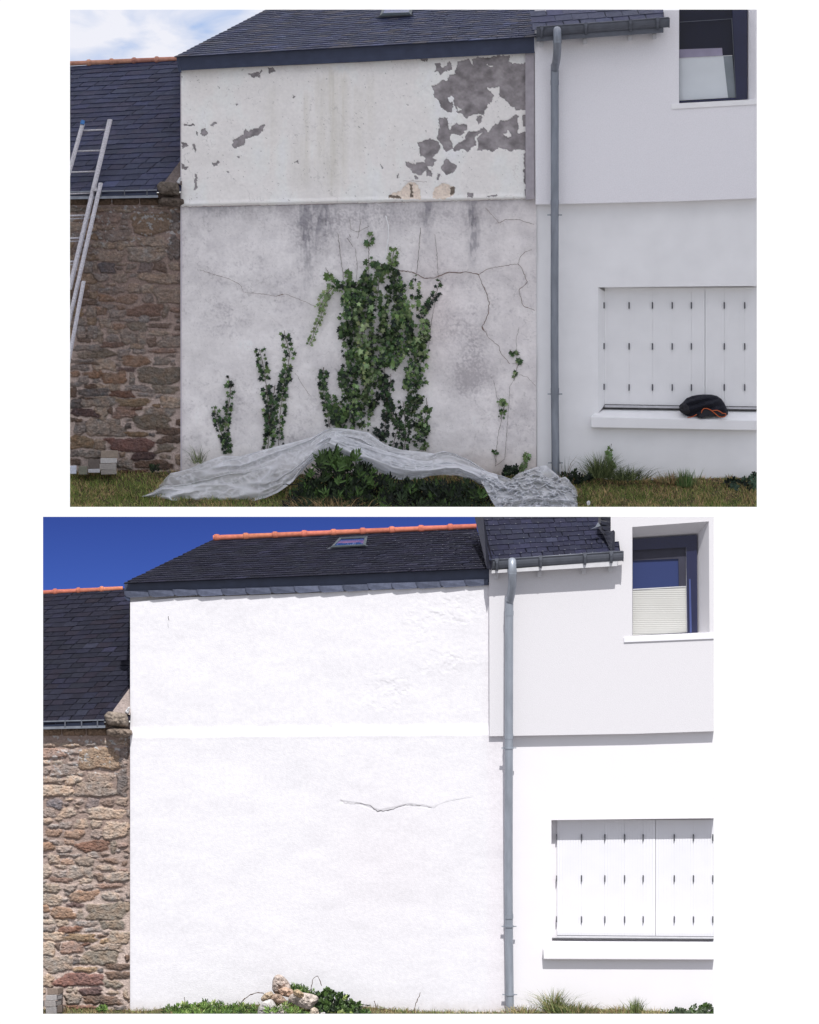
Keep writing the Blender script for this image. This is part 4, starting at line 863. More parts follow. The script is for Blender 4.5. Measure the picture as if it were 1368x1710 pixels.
shutters(B, wB, 930, 1194, 1369, 1562.5, 1564, [930.5, 971, 1010, 1043, 1074, 1095, 1126, 1158, 1191, 1200], [971, 1010, 1043, 1074, 1126, 1158, 1190.3], [1398.5, 1467, 1535.5], M['shutterB'], .15)
for yy in (1398, 1467, 1535):
    mb = MB(); mb.box(928.7, yy - 5, 930.6, yy + 5, .12, .15); mb.build('hinge_pin', M['hinge'], wB)
mb = MB(); mb.slab([(930, 1561.5), (1194, 1563.6), (1194, 1564.6), (930, 1562.6)], .12, .19); mb.slab([(922, 1566), (1194, 1567.6), (1194, 1568.7), (922, 1567)], .11, .19); mb.build('shutter_track', M['hinge'], wB)
mb = MB(); mb.slab([(930, 1562.6), (1194, 1564.6), (1194, 1567.6), (930, 1566)], .115, .19); mb.build('shutter_rail', M['wood_white'], wB)
mb = MB()
mb.add([B.P(922, 1568, .18), B.P(1200, 1569, .18), B.P(1200, 1589, -.08), B.P(906.5, 1584, -.08), B.P(1200, 1603, -.08), B.P(908, 1602, -.08), B.P(1200, 1603, .1), B.P(908, 1602, .1), B.P(906.5, 1580, .1)],
       [(0, 1, 2, 3), (3, 2, 4, 5), (5, 4, 6, 7), (0, 3, 5, 7, 8)], (.6,) * 3)
bevel(mb.build('window_sill', M['whiteB'], wB), .008)
cq = lambda X, Y: (790 + X / 3.336, 850 + Y / 3.336)
slates(B, [(818, 937, -.28), (1036, 921, -.28), (1027, 855, .55), (803, 862, .55)], 9, 12, 32, alb((52, 54, 72), 1.6), wB, name='roof', skew=-.08, var=.2, hooks=.85)
mb = MB(); mb.slab([(791, 856, .45), (806, 856, .45), (823, 938, -.30), (820, 952, -.30), (813, 949, -.2)], -.03, .06, alb((30, 32, 45), 1.2)); mb.build('roof_verge', M['slate_attr'], wB)
mb = MB(); mb.slab([(1000, 860, .1), (1027, 860, .1), (1027, 922, -.22), (1021, 922, -.26), (1008, 893, -.05), (998, 880, .05)], -.04, .06, alb((30, 32, 44), 1.2)); ch = mb.build('dormer_cheek', M['slate_attr'], wB)
for k in range(7):
    mb = MB(); y = 864 + k * 8.5; x0_ = 1003 + max(0, k - 1) * 3.0; mb.slab([(x0_, y - 3), (1026.5, y + 3), (1026.5, y + 8), (x0_ + 2, y + 3)], -.30 + .33 * (1 - k / 7), -.27 + .33 * (1 - k / 7), np.array(alb((44, 46, 60), 1.2)) * (.8 + .1 * (k % 3))); mb.build('cheek_slate', M['slate_attr'], ch)
mb = MB(); mb.slab([(986, 884, 0), (1003, 878, 0), (999, 872, 0), (994, 880, 0)], -.12, -.08, (.45,) * 3); mb.build('lead_flashing', M['zinc'], wB)
mb = MB(); mb.slab([(820, 952.5), (1032, 936), (1031, 945), (820, 957.5)], -.25, -.19, (.5,) * 3); mb.slab([(822, 950), (1031, 935), (1031, 940), (822, 954)], -.19, -.08); mb.build('eaves_board', M['wood_white'], wB)
for x, y in ((829, 957), (901, 953.5), (975, 948.5), (1019, 945)):
    mb = MB(); mb.slab([(x - 4.2, y), (x + 4.2, y - .5), (x + 3.4, y + 9.5), (x - 3.2, y + 10.5)], -.15, -.08); bevel(mb.build('rafter_end', M['wood_white'], wB), .006)
gutter(B, wB, (821, 935), (1039.5, 920.5), 16, [830, 903, 977, 1021], -.235)
downpipe(B, wB, [(855, 946, -.25), (855.3, 938, -.31), (855.5, 942, -.36), (855.8, 958, -.37), (855.5, 978, -.31), (853.5, 992, -.24), (851, 1004, -.2), (850.5, 1018, -.19), (850, 1240, -.19), (849.5, 1450, -.13), (850.5, 1600, -.11), (852, 1700, -.11)], 6.9, -.2, [1249, 1547, 1661], M['zincB'], [955, 1024, 1230, 1530])
window(B, wB, [UO[0], UO[1], UO[2], UO[3]], [(1056.3, 1061), (1165, 1056.5), (1164, 893), (1056.3, 900)], -.085, .16,
       [(1056.6, 1061), (1148, 1056), (1146, 914), (1056.6, 919)],
       [([(1056.6, 919), (1146, 914), (1148, 980), (1134, 980.5), (1133, 933), (1056.6, 936)], mat('inner_sash', (.04, .04, .06), .5, .3, bstr=0), 'sash', .002),
        ([(1056.6, 985), (1146, 980), (1147, 1056.5), (1056.6, 1061.5)], M['blindB'], 'blind', .0), ([(1056.6, 983.5), (1146, 978.5), (1146, 980), (1056.6, 985.2)], M['wood_white'], 'blind_rail', .006),
        ([(1145.6, 914), (1147, 914), (1148.4, 1056.5), (1146.6, 1056.5)], M['wood_white'], 'glazing_bead', .02), ([(1056.6, 1060.8), (1148.4, 1056), (1148.4, 1057.4), (1056.6, 1062.4)], M['wood_white'], 'glazing_bead', .02),
        ([(1150.5, 967), (1153.5, 966.5), (1155.5, 1056.5), (1152, 1057)], mat('blue_edge', (.05, .07, .2), .4, .5, bstr=0), 'sash_edge', .05)],
       M['stuccoB'], M['glassB'], None, [(1042, 1064.5), (1200, 1056.6), (1200, 1066.5), (1042, 1073)], M['shutterB'])
# ------------------------------------------------------------------ ladder, jacket, blocks
use(A)
lt = thing('ladder', 'paint spattered aluminium extension ladder leaning on the gutter of the stone house', 'ladder', A.P(117, 600, -.95))
ld = lambda y, k=0: -.16 + (325 - y) * .003 - .045 * k
def rail(p0, p1, w_, k, nm='rail'):
    (xa, ya), (xb, yb) = p0, p1; mb = MB(); h = w_ / 2
    mb.slab([(xa - h, ya, ld(ya, k)), (xa + h * .5, ya, ld(ya, k)), (xb + h * .5, yb, ld(yb, k)), (xb - h, yb, ld(yb, k))], 0, .07)
    mb.slab([(xa + h * .5, ya, ld(ya, k)), (xa + h, ya + 1, ld(ya, k)), (xb + h, yb, ld(yb, k)), (xb + h * .5, yb, ld(yb, k))], .018, .055)
    return bevel(mb.build(nm, M['alu'], lt), .002)
rail((138.5, 206), (109, 311), 7.2, 0); rail((184, 199), (116, 484), 8.0, 0); rail((168.5, 305), (112, 552), 7, 1); rail((140, 469), (112, 618), 6.6, 2)
mb = MB(); mb.tube([A.P(138.8, 201.5, ld(203)), A.P(137.4, 208, ld(208))], A.m(3.6), 12); bevel(mb.build('end_cap', M['blueplastic'], lt), .003)
xr = lambda y: np.interp(y, [199, 484], [185, 117]); xl = lambda y: np.interp(y, [206, 311], [138.5, 109])
for y in (217.5, 252, 287):
    mb = MB(); mb.tube([A.P(xl(y), y + .8, ld(y) + .03), A.P(xr(y) - 1, y - .8, ld(y) + .03)], A.m(1.5), 10); mb.build('rung', M['alu'], lt, smooth=True)
for y in (323, 360, 398, 437):
    mb = MB(); mb.tube([A.P(100, y + 1, ld(y) + .03), A.P(xr(y) - 1, y - .6, ld(y) + .03)], A.m(1.6), 10); mb.build('rung', M['alu'], lt, smooth=True)
    mb = MB(); mb.tube([A.P(100, y + 6, ld(y) + .06), A.P(xr(y) - 1, y + 4.4, ld(y) + .06)], A.m(1.2), 10); mb.build('rung', M['alu'], lt, smooth=True)
for y in (316, 330, 345): mb = MB(); mb.box(xr(y) - 2, y - 3, xr(y) + 5, y + 3, ld(y, 1) - .02, ld(y)); mb.build('bracket', M['alu'], lt) if y == 316 else None

cj = lambda p: crop(p, 12.43, 1120, 640)
jk = thing('jacket', 'dark speckled jacket with orange edging lying folded on the window sill', 'jacket', A.P(1174, 697, -.02))
jout = cj([(175,480),(200,440),(250,400),(330,310),(440,265),(560,240),(700,230),(850,235),(960,260),(1050,320),(1110,400),(1160,500),(1195,600),(1190,650),(1150,700),(1060,712),(1000,690),(880,670),(760,690),(700,700),(640,728),(560,715),(510,700),(380,715),(330,715),(270,650),(200,590)])
def jdome():
    pts = np.asarray(jout + [jout[0]]); seg = np.hypot(*np.diff(pts, axis=0).T); s = np.r_[0, np.cumsum(seg)]; n = 160; t = np.linspace(0, s[-1], n, endpoint=False)
    ol = np.stack([np.interp(t, s, pts[:, k]) for k in (0, 1)], -1); c = ol.mean(0) + (0, 2); V = []; R = 26
    for r in range(R):
        k = 1 - r / R; q = c + (ol - c) * k; x, y = q[:, 0], q[:, 1]
        fold = .022 * np.sin((y * .9 + .25 * x + 3 * fbm(x / 12, y / 12, 3)) * .55) + .05 * (fbm(x / 16, y / 9, 9, 3) - .5)
        dep = .17 * (1 - k ** 2.5) ** .5 + fold * (1 - k ** 5)
        V.append(A.P(x, y, .06 - dep))
    V.append(A.P(c[0], c[1], .06 - .17)[None]); V = np.concatenate(V); F = []
    for r in range(R - 1):
        for i in range(n): j = (i + 1) % n; F.append((r * n + i, (r + 1) * n + i, (r + 1) * n + j, r * n + j))
    for i in range(n): F.append(((R - 1) * n + i, R * n, (R - 1) * n + (i + 1) % n))
    return mk('body', V, F, M['cloth'], jk, smooth=True)
jdome()
for pl, w_ in ((cj([(640,620),(650,570),(690,525),(760,525),(840,560),(900,610),(960,660),(1010,695),(1070,705),(1130,690),(1155,655),(1140,630),(1080,625),(1030,590),(970,562),(900,565),(860,572)]), .75), (cj([(350,715),(420,705),(490,680),(545,645)]), .7)):
    mb = MB(); mb.tube([A.P(x, y, -.125) for x, y in pl], A.m(w_), 8); mb.build('orange_trim', M['orange'], jk, smooth=True)
for pl in (cj([(650,620),(690,545),(760,545),(850,585),(940,665),(880,672),(760,692),(650,728),(560,715),(590,660)]), cj([(880,575),(960,575),(1030,605),(1080,640),(1130,645),(1120,675),(1060,685),(980,650)])):
    mb = MB(); mb.slab(pl, -.118, -.10); mb.build('lining', M['dark'], jk)
dome(A, cj([(185,490),(230,430),(300,420),(370,470),(410,560),(400,620),(330,640),(250,610),(200,560)]), -.09, .03, 3, .1, 8, col=(.01, .01, .015), name='sleeve_opening', material=M['dark'], parent=jk)

def block(site, x0, y0, x1, y1, d, col, label, side=0, group='loose blocks at the foot of the stone wall'):
    use(site); mb = MB(); r = random.Random(int(x0 * 7 + y0))
    j = lambda: r.uniform(-.35, .35)
    mb.slab([(x0 + j(), y0 + j()), (x1 + j(), y0 + j() - .3), (x1 + j(), y1 + j()), (x0 + j(), y1 + j())], d, d + .2, col)
    if side: mb.slab([(x1 - 1.6, y0 + .5, 0), (x1 + side, y0 - side * .25, .12), (x1 + side, y1 - side * .35, .12), (x1 - 1.6, y1 - .5, 0)], d + .004, d + .19, np.array(col) * .9)
    o = mb.build('concrete_block', M['block']); tag(o, label, 'block', group); bevel(o, .006, 2)
cb = lambda a, b, c, d: (110 + a / 5.515, 540 + b / 5.515, 110 + c / 5.515, 540 + d / 5.515)
for bx, c, lb in (((325, 1172, 482, 1238), (120, 110, 100), 'brownish block on top of the taller stack by the unpainted house wall'), ((320, 1241, 472, 1289), (150, 148, 146), 'pale grey block second from the top of the taller stack, cloudy scene'),
                  ((310, 1292, 468, 1349), (128, 124, 120), 'grey block third from the top of the taller stack, cloudy scene'), ((325, 1352, 470, 1392), (118, 114, 108), 'grey block at the grass, bottom of the taller stack, cloudy scene'),
                  ((205, 1255, 312, 1338), (84, 78, 74), 'dark grey block left of the taller stack, cloudy scene'), ((205, 1341, 315, 1376), (150, 150, 152), 'thin pale slab under the dark grey block, cloudy scene'),
                  ((118, 1315, 198, 1392), (98, 98, 88), 'mossy grey green block in the grass, cloudy scene'), ((30, 1310, 98, 1386), (160, 164, 174), 'bluish white block at the left end of the stone wall, cloudy scene')):
    block(A, *cb(*bx), -.3, alb(c, .62), lb)
cb = lambda a, b, c, d: (70 + a / 9.12, 1535 + b / 9.12, 70 + c / 9.12, 1535 + d / 9.12)
for bx, c, lb, sd in (((85, 1052, 245, 1150), (158, 142, 130), 'brownish block on top of the sunlit block stack', 9), ((62, 1154, 228, 1240), (190, 186, 184), 'pale grey block second from the top of the sunlit block stack', 9),
                      ((45, 1244, 212, 1336), (176, 170, 166), 'grey block third from the top of the sunlit block stack', 9), ((62, 1340, 225, 1440), (170, 166, 164), 'grey block at the bottom of the sunlit block stack', 7),
                      ((232, 1312, 312, 1425), (120, 108, 100), 'small brown block leaning beside the sunlit block stack', 2), ((0, 1240, 40, 1330), (110, 104, 100), 'dark block at the far left of the sunlit block stack', 0)):
    block(B, *cb(*bx), -.3, alb(c, 1.5), lb, sd)

# ------------------------------------------------------------------ plastic sheet
use(A)
topc = [(235,828),(262,812),(285,790),(300,787),(318,782),(345,770),(372,761),(400,762),(430,754),(460,746),(492,738),(521,730),(543,718),(558,714),(587,717),(615,722),(630,733),(644,743),(671,751),(701,754),(724,757),(740,753),(758,757),(786,769),(804,781)]
botc = [(235,830),(250,831),(264,833),(287,838),(325,840),(363,840),(400,838),(422,837),(445,831),(465,822),(489,805),(502,790),(511,780),(530,762),(548,752),(572,755),(593,771),(620,783),(644,793),(660,800),(681,802),(705,799),(726,792),(758,793),(804,805)]
def sheetpart(tc_, bc_, nu, nv, dt, db, amp, seed, name, heap=(.12, .06, .35, .2, 0)):
    T = interp(tc_, np.linspace(0, 1, nu)); Bc = interp(bc_, np.linspace(0, 1, nu)); v = np.linspace(0, 1, nv)[:, None, None]
    X = T[None] * (1 - v) + Bc[None] * v; gx, gy = X[..., 0], X[..., 1]; vv = np.linspace(0, 1, nv)[:, None] * np.ones((1, nu))
    uu = np.linspace(0, nu / 60.0, nu)[None] * np.ones((nv, 1)); wv = vv * 3.2 + .8 * vn(uu * 1.1, vv * 1.5, seed + 5) + uu * .35
    n = vn(uu * .9 + vv * .7, wv * 1.6, seed); rid = np.clip(1 - np.abs(n - .5) * 5.5, 0, 1) ** 1.5
    n2 = vn(uu * 2.1 - vv * 1.5, wv * 2.3 + 4, seed + 3); n2 = np.clip(1 - np.abs(n2 - .5) * 6, 0, 1) ** 1.5
    n3 = np.clip(1 - np.abs(vn(uu * 4.2 + vv * 3, wv * 3.3 - uu, seed + 6) - .5) * 7, 0, 1)
    cr_s = np.clip(1 - np.abs(fbm(gx / 24 + gy / 18, gy / 20 - gx / 34, seed + 9, 3) - .5) * 11, 0, 1) ** 1.5
    cr_t = np.clip(1 - np.abs(fbm(gx / 15 - gy / 12, gy / 13 + gx / 40, seed + 12, 3) - .5) * 12, 0, 1)
    dd = dt + (db - dt) * vv - amp * (rid * .75 + n2 * .25 + n * 1.3 + cr_s * heap[0] + cr_t * heap[1]) - .12 * np.sin(np.pi * vv)
    hem = sstep(.90, 1.0, vv) * .5 + sstep(.06, 0, vv) * .35
    fold = np.maximum.reduce([rid * .55, n2 * .35, cr_s * heap[2], cr_t * heap[3]])
    op = np.clip(.52 + .22 * (vn(uu * .8, wv, seed + 20) - .5) + fold ** .8 * .75 + hem + heap[4], .2, .98)
    lift = (fbm(gx / 12, gy / 12, seed + 8, 3) - .5) * 3 * np.minimum(1, np.minimum(vv, 1 - vv) * 5)
    V = A.P(gx, gy + lift, dd).reshape(-1, 3); i = np.arange((nv - 1) * nu).reshape(nv - 1, nu)[:, :-1].ravel()
    return V, np.stack([i, i + nu, i + nu + 1, i + 1], 1), np.repeat(op.reshape(-1, 1), 3, 1)
parts = [sheetpart(topc, botc, 420, 60, -.14, -.55, .09, 3, 'a')]
parts.append(sheetpart([(804,781),(819,790),(838,794),(853,800),(862,793),(872,788),(884,784),(895,780),(905,778),(912,777),(921,785),(930,792),(937,798),(944,796),(950,801),(954,807),(962,815),(965,823),(967,835),(966,850)],
                       [(804,805),(810,815),(817,829),(822,838),(828,847),(840,852),(860,854),(880,855),(900,855),(920,855),(935,855),(945,855),(955,855),(960,854),(966,850)], 220, 90, -.28, -.85, .10, 9, 'b', (.9, .6, .8, .6, .14)))
# folded hem hanging along the left edge of the heap, second layer over the bank
parts.append(sheetpart([(560,722),(600,738),(640,752),(700,770),(760,772),(830,792)], [(545,745),(590,768),(650,792),(690,797),(770,790),(846,836)], 200, 24, -.48, -.62, .05, 21, 'c'))
V, F, C = joinm(parts); ps = mk('plastic_sheet', V, F, M['plastic'], cols=C, smooth=True)
tag(ps, 'crumpled translucent plastic dust sheet draped over the shrub along the wall foot', 'plastic sheet')

# ------------------------------------------------------------------ ivy
rng = np.random.default_rng(77)
i1 = lambda p: crop(p, 5.26, 500, 380); i2 = lambda p: crop(p, 5.26, 500, 560)
DK = alb((50, 70, 42), .54); MDc = alb((76, 96, 56), .54); LT = alb((104, 120, 84), .56); VD = alb((30, 40, 33), .62); YL = alb((124, 136, 92), .58)
def pickcol(cs, ws, n):
    c = np.array(cs)[rng.choice(len(cs), n, p=np.array(ws) / sum(ws))]; return c * rng.uniform(.7, 1.3, (n, 1)) * rng.uniform(.92, 1.08, (n, 3))
def ivy(label, fills, strands, stems, seed, group=None, site=A):
    use(site); parts = []
    for poly, n, sz, cs, ws, dep in fills:
        pa = np.array(poly); X = rng.uniform(pa[:, 0].min() - 4, pa[:, 0].max() + 4, n * 3); Y = rng.uniform(pa[:, 1].min() - 4, pa[:, 1].max() + 4, n * 3)
        wx = X + (fbm(X / 7, Y / 9, seed, 3) - .5) * 24; wy = Y + (fbm(X / 9, Y / 9, seed + 1, 3) - .5) * 22
        k = inpoly(wx, wy, poly) & (fbm((X + (Y - 600) * .05) / 8, Y / 55, seed + 4, 3) > .34 - .03 * sstep(560, 700, Y)); X, Y = X[k][:n], Y[k][:n]
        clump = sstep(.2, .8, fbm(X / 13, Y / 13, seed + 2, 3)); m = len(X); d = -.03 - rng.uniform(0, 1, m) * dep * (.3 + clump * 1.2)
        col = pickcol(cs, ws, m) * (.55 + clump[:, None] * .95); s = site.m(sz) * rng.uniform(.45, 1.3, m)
        v, f, kk = leafmesh(site.P(X, Y, d), s, rng.normal(math.pi, .7, m), 'ivy', rng, .45); parts.append((v, f, np.repeat(col, kk, 0)))
    for pts, wid, n, sz, cs, ws, dep in strands:
        n = int(n * .8); t = np.sort(rng.uniform(0, 1, n) ** .75); q = interp(pts, t); m = n; alt = np.where(np.arange(m) % 2 == 0, 1, -1)
        tg = interp(pts, np.minimum(t + .02, 1)) - interp(pts, np.maximum(t - .02, 0)); tg /= np.hypot(*tg.T)[:, None] + 1e-6
        off = alt * wid * rng.uniform(.25, 1, m); X = q[:, 0] - tg[:, 1] * off; Y = q[:, 1] + tg[:, 0] * off
        s = site.m(sz) * rng.uniform(.6, 1.2, m) * (.7 + .3 * np.minimum(1, t * 8)) * (1.35 - .4 * t); ang = np.where(alt > 0, -1, 1) * 1.2 + rng.normal(math.pi, .6, m)
        v, f, kk = leafmesh(site.P(X, Y, -.03 - rng.uniform(0, dep, m)), s, ang, 'ivy', rng, .4); parts.append((v, f, np.repeat(pickcol(cs, ws, m), kk, 0)))
    V, F, C = joinm(parts)
    root = thing('ivy', label, 'ivy', (V[:, 0].mean(), V[:, 1].max(), V[:, 2].min()), group)
    mk('leaves', V, F, M['leaf_attr'], root, cols=C)
    sp = [(*ribbon(site, p, w_, -.035, rng, .35), np.zeros((1, 3))) for p, w_ in stems + [(s[0], .9) for s in strands]]
    V, F, C = joinm(sp); mk('stems', V, F, M['stem'], root)
L_ = i1([(350,490),(440,480),(520,440),(560,370),(600,370),(640,460),(650,600),(640,800),(650,880),(640,1100)]) + i2([(640,200),(700,330),(690,480),(640,620),(620,740),(620,850),(520,840),(300,800),(290,720),(350,620),(350,540),(390,400),(400,200)]) + i1([(380,1050),(370,920),(360,830),(380,740),(370,640)])
MI = i1([(770,340),(800,330),(850,340),(890,450),(900,650),(970,670),(1000,780),(1000,900),(990,1000)]) + i2([(930,240),(860,290),(800,290),(700,290),(650,200),(650,60)]) + i1([(660,880),(680,720),(760,660),(780,560)])
RI = i1([(985,430),(1060,430),(1060,520),(1050,620),(1100,700),(1130,760),(1120,900),(1130,1050),(1120,1150)]) + i2([(1130,270),(1090,330),(1080,480),(1060,620),(1080,700),(1130,850),(1130,960),(1090,1030),(990,1000),(1000,900),(990,760),(940,640),(930,500),(920,350),(960,240),(950,100)]) + i1([(950,980),(980,850),(1010,700),(990,560)])
g4, w4 = [DK, MDc, LT, VD], [5, 4, 1.1, 3]
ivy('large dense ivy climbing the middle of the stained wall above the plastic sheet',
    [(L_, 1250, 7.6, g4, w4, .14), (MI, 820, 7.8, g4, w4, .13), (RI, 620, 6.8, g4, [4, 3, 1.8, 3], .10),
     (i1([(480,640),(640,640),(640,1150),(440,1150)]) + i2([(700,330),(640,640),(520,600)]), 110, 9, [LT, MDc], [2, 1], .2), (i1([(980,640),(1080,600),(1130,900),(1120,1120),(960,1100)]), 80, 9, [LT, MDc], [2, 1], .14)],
    [(i1([(655,60),(610,130),(610,380),(570,560)]), 7, 26, 9.5, [MDc, DK], [1, 1], .03), (i1([(230,350),(290,480),(350,530)]), 6, 18, 9, [MDc, DK], [1, 1], .03), (i1([(260,560),(180,800),(90,1030)]), 5, 60, 5.5, [LT, MDc], [4, 1], .06),
     (i1([(300,520),(230,600),(170,720)]), 8, 36, 7, [LT, YL], [3, 1], .08), (i1([(430,360),(435,480)]), 5, 12, 8, [MDc], [1], .03), (i1([(720,320),(690,560),(670,700)]), 7, 34, 9, [DK, MDc], [2, 1], .04), (i1([(830,185),(822,260),(815,340)]), 7, 26, 8, [LT, MDc], [1, 2], .03),
     (i1([(905,490),(905,660)]), 5, 14, 8, [MDc], [1], .03), (i1([(1240,470),(1190,610),(1110,700),(1060,800)]), 5, 34, 8, [VD, DK], [2, 1], .03), (i1([(640,310),(760,370),(800,350)]), 4, 24, 9, [DK], [1], .03),
     (i2([(745,300),(740,450),(775,600),(760,720),(740,930)]), 6, 90, 7.5, [DK, VD], [1, 1], .03), (i2([(800,340),(795,460),(770,560),(810,680),(870,800),(820,980)]), 6, 90, 7.5, [DK, VD], [1, 1], .03),
     (i2([(215,280),(200,430),(230,560),(270,810)]), 6, 70, 7.5, [DK, MDc, VD], [2, 1, 2], .03), (i2([(270,520),(300,650),(350,780)]), 9, 70, 8, [DK, MDc], [2, 1], .03), (i2([(370,300),(370,470)]), 4, 20, 7.5, [DK], [1], .03),
     (i2([(910,580),(925,720),(940,860),(920,1000)]), 7, 80, 7, [VD, DK], [1, 1], .03), (i2([(1115,550),(1130,650),(1100,720),(1110,860)]), 6, 34, 7.5, [MDc, DK], [1, 1], .03), (i2([(640,840),(700,860),(760,900)]), 5, 28, 7.5, [VD], [1], .03),
     (i2([(640,640),(690,560),(700,510)]), 4, 20, 7, [VD], [1], .03), (i1([(500,650),(550,850),(560,1100)]) + i2([(600,330),(600,600)]), 8, 70, 7, [LT, YL], [2, 1], .2)],
    [(i1([(340,50),(360,220),(390,460)]), .6), (i1([(490,180),(510,330),(500,460)]), .6), (i1([(1065,0),(1050,200),(1030,400)]), .7), (i1([(1190,60),(1210,250),(1220,440)]), .5), (i1([(1190,650),(1150,900),(1130,1100)]), .6),
     (i1([(420,90),(470,170)]), .7), (i1([(435,60),(450,85)]), .8), (c5([(425,20),(430,75),(470,95),(535,60)]), .5), (c5([(490,20),(470,130)]), .5), (i2([(480,700),(490,840)]), 1.2)], 100)
s4 = lambda p: crop(p, 3.42, 100, 380)
ivy('small ivy shoot nearest the stone house, lowest of the separate ivy shoots', [], [(s4([(965,850),(975,950),(950,1100),(950,1200),(968,1290)]), 6, 90, 6.5, [DK, MDc, VD], [2, 1, 2], .03), (s4([(880,1018),(905,1120),(935,1210),(955,1290)]), 6, 90, 6, [DK, MDc, VD], [2, 1, 2], .03)], [], 120, 'ivy shoots on the stained wall')
ivy('forked ivy shoot between the smallest shoot and the large ivy', [], [(s4([(1140,690),(1170,830),(1190,1000),(1200,1150),(1185,1270)]), 8, 130, 7.5, [DK, MDc, VD], [2, 1, 2], .03), (s4([(1280,590),(1315,730),(1280,900),(1260,1050),(1250,1245)]), 8, 140, 7.5, [DK, MDc, VD], [2, 1, 2], .03), (s4([(1230,900),(1215,1000),(1190,1120)]), 6, 50, 7, [DK, VD], [1, 1], .03)], [], 130, 'ivy shoots on the stained wall')
c6_ = lambda p: crop(p, 2.911, 800, 360)
ivy('thin straggling ivy with few yellowish leaves right of the large ivy', [], [(c6_([(150,650),(165,672),(200,665)]), 3, 9, 7, [LT, DK], [1, 1], .02), (c6_([(200,690),(185,740),(170,800)]), 3, 12, 7.5, [LT, DK], [1, 1], .02), (c6_([(95,890),(125,920),(105,990)]), 5, 30, 6, [LT, MDc, DK], [1, 1, 1], .02), (c6_([(65,1135),(85,1160)]), 3, 8, 6, [DK], [1], .02)],
    [(c6_([(110,990),(90,1080),(80,1220)]), .5), (c6_([(150,830),(140,1000),(125,1180)]), .5), (c6_([(195,540),(180,610)]), .5), (c6_([(70,800),(85,870)]), .4), (c6_([(160,720),(210,720)]), .4), (c6_([(80,1218),(125,1182)]), .5), (c6_([(180,610),(185,700)]), .4), (c6_([(150,830),(170,800)]), .4), (c6_([(85,870),(110,990)]), .4), (c6_([(65,1140),(85,1200)]), .4)], 140, 'ivy shoots on the stained wall')
ivy('short pale ivy sprig beside the downpipe, just above the heaped plastic', [], [(c6_([(240,1152),(225,1200),(205,1245)]), 4, 34, 6, [LT, MDc], [1, 1], .02)], [], 150, 'ivy shoots on the stained wall')
ivy('pale ivy sprig climbing the white house wall out of the grass tuft', [], [(c6_([(645,1110),(630,1170),(650,1230)]), 4, 40, 7, [LT, MDc], [1, 1], .04)], [], 155)

# ------------------------------------------------------------------ shrubs and broad-leaved plants
def bush(site, name, label, cat, poly, nst, nl, sz, kind, cs, ws, d0, d1, seed, fillr=0, up=.5, group=None):
    """stems scattered through a region, each carrying a rosette of leaves"""
    use(site); r = np.random.default_rng(seed); pa = np.array(poly); P_, S_, A_, C_ = [], [], [], []
    X = r.uniform(pa[:, 0].min(), pa[:, 0].max(), nst * 6); Y = r.uniform(pa[:, 1].min(), pa[:, 1].max(), nst * 6); k = inpoly(X, Y, poly); X, Y = X[k][:nst], Y[k][:nst]
    for x, y in zip(X, Y):
        d = d0 + (d1 - d0) * (y - pa[:, 1].min()) / max(1, np.ptp(pa[:, 1])) + r.normal(0, .05); tilt = r.normal(0, .35); kcol = r.uniform(.6, 1.3)
        base = np.array(cs[r.choice(len(cs), p=np.array(ws) / sum(ws))]) * kcol
        for j in range(nl):
            t = j / nl; P_.append(site.P(x + math.sin(tilt) * t * sz * .8 + r.normal(0, sz * .08), y + sz * .45 - t * sz * .8, d - r.uniform(0, .05))); S_.append(site.m(sz) * r.uniform(.6, 1.15) * (1 - .35 * t))
            A_.append(tilt + (1 if j % 2 else -1) * (1.25 - up * t * 1.3) * r.uniform(.4, 1.0)); C_.append(base * r.uniform(.75, 1.25))
    v, f, kk = leafmesh(np.array(P_), np.array(S_), np.array(A_), kind, r, .4); parts = [(v, f, np.repeat(np.array(C_), kk, 0))]
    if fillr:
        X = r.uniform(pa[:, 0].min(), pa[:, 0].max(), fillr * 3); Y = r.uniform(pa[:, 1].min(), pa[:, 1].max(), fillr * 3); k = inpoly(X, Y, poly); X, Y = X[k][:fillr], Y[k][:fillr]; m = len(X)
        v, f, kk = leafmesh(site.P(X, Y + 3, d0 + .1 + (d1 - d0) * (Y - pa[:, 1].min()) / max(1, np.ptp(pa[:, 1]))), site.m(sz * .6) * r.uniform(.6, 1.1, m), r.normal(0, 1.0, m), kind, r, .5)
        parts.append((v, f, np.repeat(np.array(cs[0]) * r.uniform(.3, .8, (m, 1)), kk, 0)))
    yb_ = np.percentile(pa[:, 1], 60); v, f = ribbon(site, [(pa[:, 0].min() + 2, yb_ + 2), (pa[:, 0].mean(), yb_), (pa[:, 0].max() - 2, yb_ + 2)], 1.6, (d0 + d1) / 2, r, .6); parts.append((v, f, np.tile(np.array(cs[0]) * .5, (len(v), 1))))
    V, F, C = joinm(parts); o = mk(name, V, F, M['leaf_attr'], cols=C); tag(o, label, cat, group); return o
SG = alb((66, 90, 46), .62); SD = alb((24, 34, 24), .7); SM = alb((40, 56, 32), .68)
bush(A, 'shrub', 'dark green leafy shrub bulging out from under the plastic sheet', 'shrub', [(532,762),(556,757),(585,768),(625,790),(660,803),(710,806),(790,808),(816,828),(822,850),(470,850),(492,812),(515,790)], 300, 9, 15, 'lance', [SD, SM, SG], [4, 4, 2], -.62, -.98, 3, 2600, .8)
bush(A, 'shrub', 'bright upright shoots poking over the hem of the plastic sheet', 'shoots', [(526,752),(545,757),(600,760),(592,778),(560,790),(526,778)], 16, 9, 18, 'lance', [SG, SM], [3, 1], -.8, -.9, 4, 0, .95)
